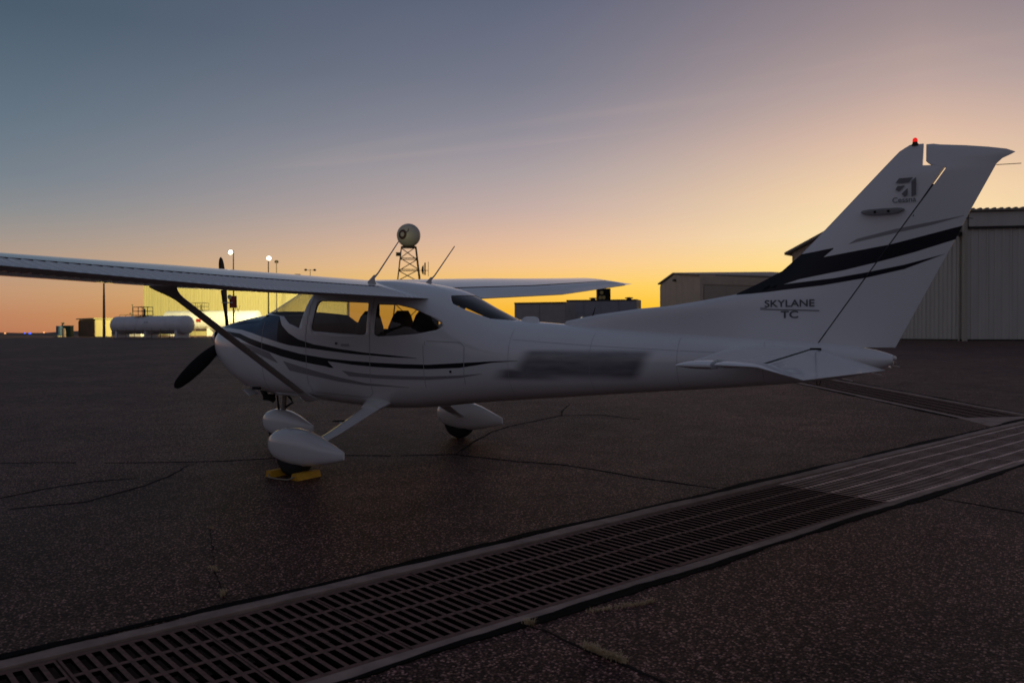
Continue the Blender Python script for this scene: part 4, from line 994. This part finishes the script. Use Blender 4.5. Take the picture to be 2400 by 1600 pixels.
# ---- airfield edge lights
for px, py, D, mm, lab in ((12,782,300,ORL,'leftmost small orange light on the horizon'),(103,780,330,ORL,'small orange light on the horizon left of the drum'),(70,784,210,BLL,'bright blue taxiway light at far left'),(58,782,300,BLL,'faint blue taxiway light just left of the bright blue one')):
    p = at(px, py, D); b_ = Vector((p.x, p.y, gz(p))); t_ = thing('taxiway_light', lab, 'airfield light', b_, (0,0,0), 'airfield edge lights on the horizon')
    hz = max(.12, p.z-b_.z); MB().tube([(0,0,0),(0,0,hz)], .05, 8).build('light_stem', DKMETAL, t_)
    r2 = .30 if mm is ORL else (.26 if D < 250 else .20); MB().lathe([(r2*.8,0),(r2,.12),(r2*.7,.34),(.02,.42)], (0,0,hz), 'z', 14).build('light_lens', mm, t_, 50)
# ---- radome tower
D = 160; cpt = at(960, 552, D); base = gpt(958, D); hC = cpt.z-base.z; R_ = 2.13
T_ = thing('radome_tower', 'steel lattice tower topped by a white ball radome with a dark emblem', 'radome tower', (base.x, base.y, base.z), (0,0,-YAW+rad(8)))
sp = [(R_*math.sin(math.pi*k/24)+.001, -R_*math.cos(math.pi*k/24)) for k in range(3, 25)]
RD = MB().lathe([(.9,-R_*.985)]+sp, (0,0,hC), 'z', 40).build('radome', RADW, T_, 60)
MB().lathe([(.02,-.25),(1.35,-.22),(1.35,0),(1.0,.06)], (0,0,hC-R_*.93), 'z', 24).build('radome_collar', STEELDK, RD, 30)
def onsph(az, elv, r3): return (r3*math.cos(elv)*math.sin(az), -r3*math.cos(elv)*math.cos(az), hC+r3*math.sin(elv))
em = MB(); n = 22; az0, el0 = rad(-34), rad(0)
for k in range(n):
    a1, a2 = 2*math.pi*k/n, 2*math.pi*(k+1)/n; q = []
    for (rr_, aa) in ((rad(11),a1),(rad(23),a1),(rad(23),a2),(rad(11),a2)): q.append(onsph(az0+rr_*math.cos(aa)*1.0, el0+rr_*1.05*math.sin(aa), R_+.03))
    em.add(q, [(0,1,2,3)])
em.add([onsph(az0+rad(6), el0+rad(16), R_+.035), onsph(az0+rad(34), el0+rad(30), R_+.035), onsph(az0+rad(33), el0+rad(16), R_+.035), onsph(az0+rad(22), el0+rad(6), R_+.035)], [(0,1,2,3)])
em.build('radome_emblem', mat('emblem_brown',(.035,.012,.012),.6), RD)
ht = hC-R_*1.02; legs = lambda z: 1.30+(ht-z)*.115
lv = [0]+[ht-k*2.05 for k in (5,4,3,2,1)]+[ht]; lv = sorted(v for v in set(lv) if v >= 0)
for sx, sy_ in ((-1,-1),(1,-1),(1,1),(-1,1)): MB().tube([(sx*legs(0),sy_*legs(0),0),(sx*legs(ht),sy_*legs(ht),ht)], .11, 8).build('tower_leg', STEELDK, T_)
for i, (z0, z1) in enumerate(zip(lv, lv[1:])):
    for (s0, s1) in (((-1,-1),(1,-1)),((1,-1),(1,1)),((1,1),(-1,1)),((-1,1),(-1,-1))):
        w0, w1 = legs(z0), legs(z1); flip = i % 2
        a_, b_ = (s0, s1) if flip else (s1, s0)
        MB().tube([(a_[0]*w0,a_[1]*w0,z0),(b_[0]*w1,b_[1]*w1,z1)], .085, 6).build('tower_brace', STEELDK, T_)
        MB().tube([(s0[0]*w1,s0[1]*w1,z1),(s1[0]*w1,s1[1]*w1,z1)], .075, 6).build('tower_girt', STEELDK, T_)
MB().box((-legs(ht-1.4)-.35,-1.2,ht-1.35), (.95,.7,.62)).build('junction_box', BLACKP, T_)
ds = MB().lathe([(.05,0),(.55,.10),(.85,.32),(.90,.34),(.60,.06),(.05,-.06)], (legs(ht-4)+.55,-.9,ht-4.1), 'x', 24).build('dish_antenna', STEELDK, T_, 30)
MB().box((legs(ht-4)+1.15,-.9,ht-3.9), (.22,.5,2.2)).build('panel_antenna', BLACKP, T_); MB().tube([(legs(ht-4)+1.75,-.8,ht-5.2),(legs(ht-4)+1.75,-.8,ht-2.6)], .05, 6).build('rod_antenna', STEELDK, T_)
MB().bar((legs(ht-4),-.9,ht-4.2),(legs(ht-4)+1.8,-.85,ht-4.2), .08, .08).build('antenna_bracket', STEELDK, T_)
# ---- containers behind the tail cone
def container(px0, D0, px1, D1, py_top, dep, material, label, panels, top_trim=True):
    a, L, ang = frame(px0, D0, px1, D1); h = at(px0, py_top, D0).z-a.z
    o_ = thing('storage_container', label, 'container', a, (0,0,ang), 'storage containers behind the tail cone')
    MB().box((L/2, dep/2, h/2), (L, dep, h)).build('container_body', material, o_)
    n = panels; 
    for k in range(n): MB().box(((k+.5)*L/n, -.022, h*.5), (L/n-.06, .04, h-.3)).build('side_panel', material, o_)
    MB().box((L/2, -.03, h-.07), (L+.04, .10, .13)).build('top_rail', DKMETAL, o_)
    return o_, L, h
c1, L1, h1 = container(1206, 84, 1326, 82, 709, 3, GREYBOX, 'plain grey storage container left of the bluish one behind the tail cone', 2)
c2, L2, h2 = container(1328, 88, 1492, 86, 703, 3, BLUEGREY, 'bluish grey storage container with small lamps, nearest the tan hangar', 4)
for px, zz in ((1365, 1.72), (1401, 1.76), (1431, 1.95)):
    x = L2*(px-1328)/(1492-1328); MB().lathe([(.02,-.10),(.17,-.08),(.17,0)], (x, -.06, zz), 'y', 16).build('wall_lamp', LAMPSM if px < 1420 else mat('dull_lens',(.4,.38,.36),.3), c2, 30)
for px in (1385, 1470): x = L2*(px-1328)/(1492-1328); MB().lathe([(.25,0),(.25,.12),(.40,.14),(.40,.22),(.05,.26)], (x, 1.2, h2), 'z', 14).build('roof_fan', DKMETAL, c2, 30)
a, L, ang = frame(1400, 97, 1431, 97); zt = at(1400, 676, 97).z-a.z
t_ = thing('cooling_unit', 'dark square cooling unit with round fan rings raised above the containers', 'cooling unit', a, (0,0,ang))
MB().box((L/2,.6,zt-.62), (L,1.2,1.24)).build('unit_body', BLACKP, t_)
for x in (.12, L-.12): MB().tube([(x,.6,0),(x,.6,zt-1.24)], .07, 8).build('support_post', STEELDK, t_)
for x, z in ((L*.32,zt-.45),(L*.22,zt-1.0),(L*.48,zt-.98)): MB().lathe([(.17,0),(.20,-.03),(.20,-.05),(.17,-.05)], (x,-.0,z), 'y', 18).build('fan_ring', mat('fan_ring_metal',(.45,.35,.12),.4), t_, 30)
# ---- tan hangar in the middle
a, L, ang = frame(1547, 92, 1640, 86)
hcor = at(1547, 667, 92).z-a.z; b_, L2_, ang2 = frame(1640, 86, 1960, 92)
HG = thing('hangar', 'tan metal hangar with a wide door, between the containers and the fin', 'hangar', a, (0,0,ang))
hf = at(1640, 646, 86).z-b_.z; hpk = at(1580, 641, 89).z-a.z
lx = L*.36
MB().prism([(0,0),(L,0),(L,hf-.05),(lx,hpk-.05),(0,hcor-.05)], .03, .30).build('end_wall', BEIGE2, HG)
npn = 7
for k in range(npn):
    x0 = L*k/npn; x1 = L*(k+1)/npn; ht_ = lambda x: (hcor+(hpk-hcor)*x/lx if x < lx else hpk+(hf-hpk)*(x-lx)/(L-lx))-.12
    mm_ = MB().prism([(x0+.01,.02),(x1-.01,.02),(x1-.01,ht_(x1)),(x0+.01,ht_(x0))], -.02, .025); mm_.build('siding_panel', BEIGE2, HG)
rel = ang2-ang; ux, uy = math.cos(rel), math.sin(rel)
R2 = Matrix.Rotation(rel, 4, 'Z'); off = Vector((L, 0, 0))
def lx_(x, y, z): return tuple((R2 @ Vector((x, y, z)))+off)
def lbox(x0, x1, y0, y1, z0, z1, name, material, parent):
    vs = [lx_(x, y, z) for x in (x0, x1) for y in (y0, y1) for z in (z0, z1)]
    return MB().add(vs, [(0,1,3,2),(4,6,7,5),(0,4,5,1),(2,3,7,6),(0,2,6,4),(1,5,7,3)]).build(name, material, parent)
lbox(.0, L2_, .05, .30, 0, hf+.09, 'front_wall', BEIGE2, HG)
lbox(-.05, .35, -.10, .045, 0, hf-.05, 'corner_trim', BEIGE2, HG)
lbox(.35, L2_, -.06, .045, hf-.85, hf-.05, 'door_header', BEIGE2, HG)
DR = lbox(.45, L2_-.5, -.02, .048, 0, hf-.90, 'hangar_door', DOORP, HG)
for k in range(5): lbox(.45+k*2.6, .50+k*2.6, -.045, -.021, .02, hf-.92, 'door_rib', DOORP, DR)
for z in (hf*.33, hf*.62): lbox(.46, L2_-.52, -.05, -.022, z, z+.06, 'door_rail', DOORP, DR)
pts0 = [Vector((-.2,-.15,hcor)), Vector((lx,-.15,hpk)), Vector((L-.1,-.2,hf+.02)), Vector(lx_(L2_,-.2,hf+.02))]
back = [q+Vector((-1.5,14,.6)) for q in pts0]
rf = MB().add(pts0+back+[q+Vector((0,0,.14)) for q in pts0]+[q+Vector((0,0,.14)) for q in back], [(0,1,5,4),(1,2,6,5),(2,3,7,6),(8,12,13,9),(9,13,14,10),(10,14,15,11),(0,8,9,1),(1,9,10,2),(2,10,11,3),(0,4,12,8),(3,11,15,7)])
rf.build('roof', ROOFM, HG)
MB().box((L*.40,-.12,hpk-.65), (.30,.25,.22)).build('wall_light_fixture', DKMETAL, HG)
# ---- gabled hangar seen just left of the fin
a, L, ang = frame(1856, 76, 2128, 70)
GH = thing('hangar', 'taller gabled hangar with overhanging eave half hidden behind the fin', 'hangar', a, (0,0,ang))
hE = at(1856, 592, 76).z-a.z; hP = hE+L*.5*.46
MB().prism([(0,0),(L,0),(L,hE-.02),(L/2,hP-.02),(0,hE-.02)], .03, 16).build('gable_wall', BEIGE2, GH)
siding(GH, 0, L/2, hE-.10, hP-.10, .0, .02, BEIGE2, 1.0, rib=.32, dep=.04); siding(GH, L/2, L, hP-.10, hE-.10, .0, .02, BEIGE2, 1.0, rib=.32, dep=.04)
MB().prism([(-.45,hE-.22),(L/2,hP+.02),(L+.45,hE-.22),(L+.45,hE-.02),(L/2,hP+.24),(-.45,hE-.02)], -.6, 16.3).build('roof', ROOFM, GH)
# ---- big beige hangar at right
A_ = gpt(2040, 53); B_ = gpt(2263, 45); C_ = gpt(2600, 43.8)
hE = at(2263, 497, 45).z-B_.z+.05
d = (B_-A_); LA = d.xy.length; angA = math.atan2(d.y, d.x)
BH = thing('hangar', 'big ribbed beige hangar at the right edge behind the tail fin', 'hangar', (A_.x, A_.y, min(A_.z, B_.z)-.05), (0,0,angA))
d2 = C_-B_; LB = d2.xy.length; rel = math.atan2(d2.y, d2.x)-angA
R2 = Matrix.Rotation(rel, 4, 'Z'); off = Vector((LA, 0, 0))
MB().box((LA/2, .155, hE/2-.02), (LA, .25, hE-.04)).build('end_wall', BEIGE, BH)
siding(BH, 0, LA, hE-.06, hE-.06, .02, .0, BEIGE, 1.0, rib=.32, dep=.05)
lbox(.0, LB, .06, .30, 0, hE-.02, 'side_wall', BEIGE, BH)
nB = max(1, int(LB/1.0)); pm = panel_mesh(LB/nB-.012, hE-.06, .32, .05).mesh('siding_panel'); pm.materials.append(BEIGE)
for k in range(nB):
    o_ = bpy.data.objects.new('siding_panel', pm); COL.objects.link(o_); o_.parent = BH; o_.location = lx_(k*LB/nB, .04, 0); o_.rotation_euler = (0,0,rel)
MB().box((LA+.0,-.06,hE/2-.04), (.16,.18,hE-.1)).build('corner_trim', mat('trim_beige',(.44,.40,.32),.6), BH)
lbox(.10, LB, -.14, .03, hE-.86, hE-.78, 'fascia_rail', DKMETAL, BH)
lbox(.10, LB, -.16, .035, hE-.76, hE-.03, 'fascia', BEIGE, BH)
bk = R2 @ Vector((LB+1, 0, 0)); dp = R2 @ Vector((0, 14, 0))
c4 = [Vector((-.2,-.3,hE)), Vector((LA+.2,-.35,hE)), Vector((LA+.2,-.35,hE))+bk, Vector((LA,0,hE+.15))+bk+dp, Vector((-.2,-.3,hE+.15))+dp*.9]
rf = MB().add(c4+[q+Vector((0,0,.10)) for q in c4], [(0,1,2,3,4),(5,6,7,8,9),(0,1,6,5),(1,2,7,6),(2,3,8,7),(3,4,9,8),(4,0,5,9)]).build('roof', ROOFM, BH)
nr = int(bk.length/.32); rm = MB().prism([(-.09,0),(.09,0),(.05,.055),(-.05,.055)], 0, 13.5).mesh('roof_rib'); rm.materials.append(ROOFM)
for k in range(nr):
    o_ = bpy.data.objects.new('roof_rib', rm); COL.objects.link(o_); o_.parent = rf; o_.location = c4[1]+bk*((k+.5)/nr)+Vector((0,0,.102)); o_.rotation_euler = (0,0,rel)
MB().box((LA*.97,-.30,hE-1.1), (.25,.35,.2)).build('wall_light_fixture', DKMETAL, BH)
MB().tube([(LA-.35,-.10,.05),(LA-.35,-.10,hE-.1)], .05, 8).build('downpipe', MATS['trim_beige'], BH)
lbox(.1, LB, -.03, .03, 0, .14, 'base_flashing', DKMETAL, BH)
MB().box((LA/2,-.05,.07), (LA-.2,.06,.14)).build('base_flashing', DKMETAL, BH)
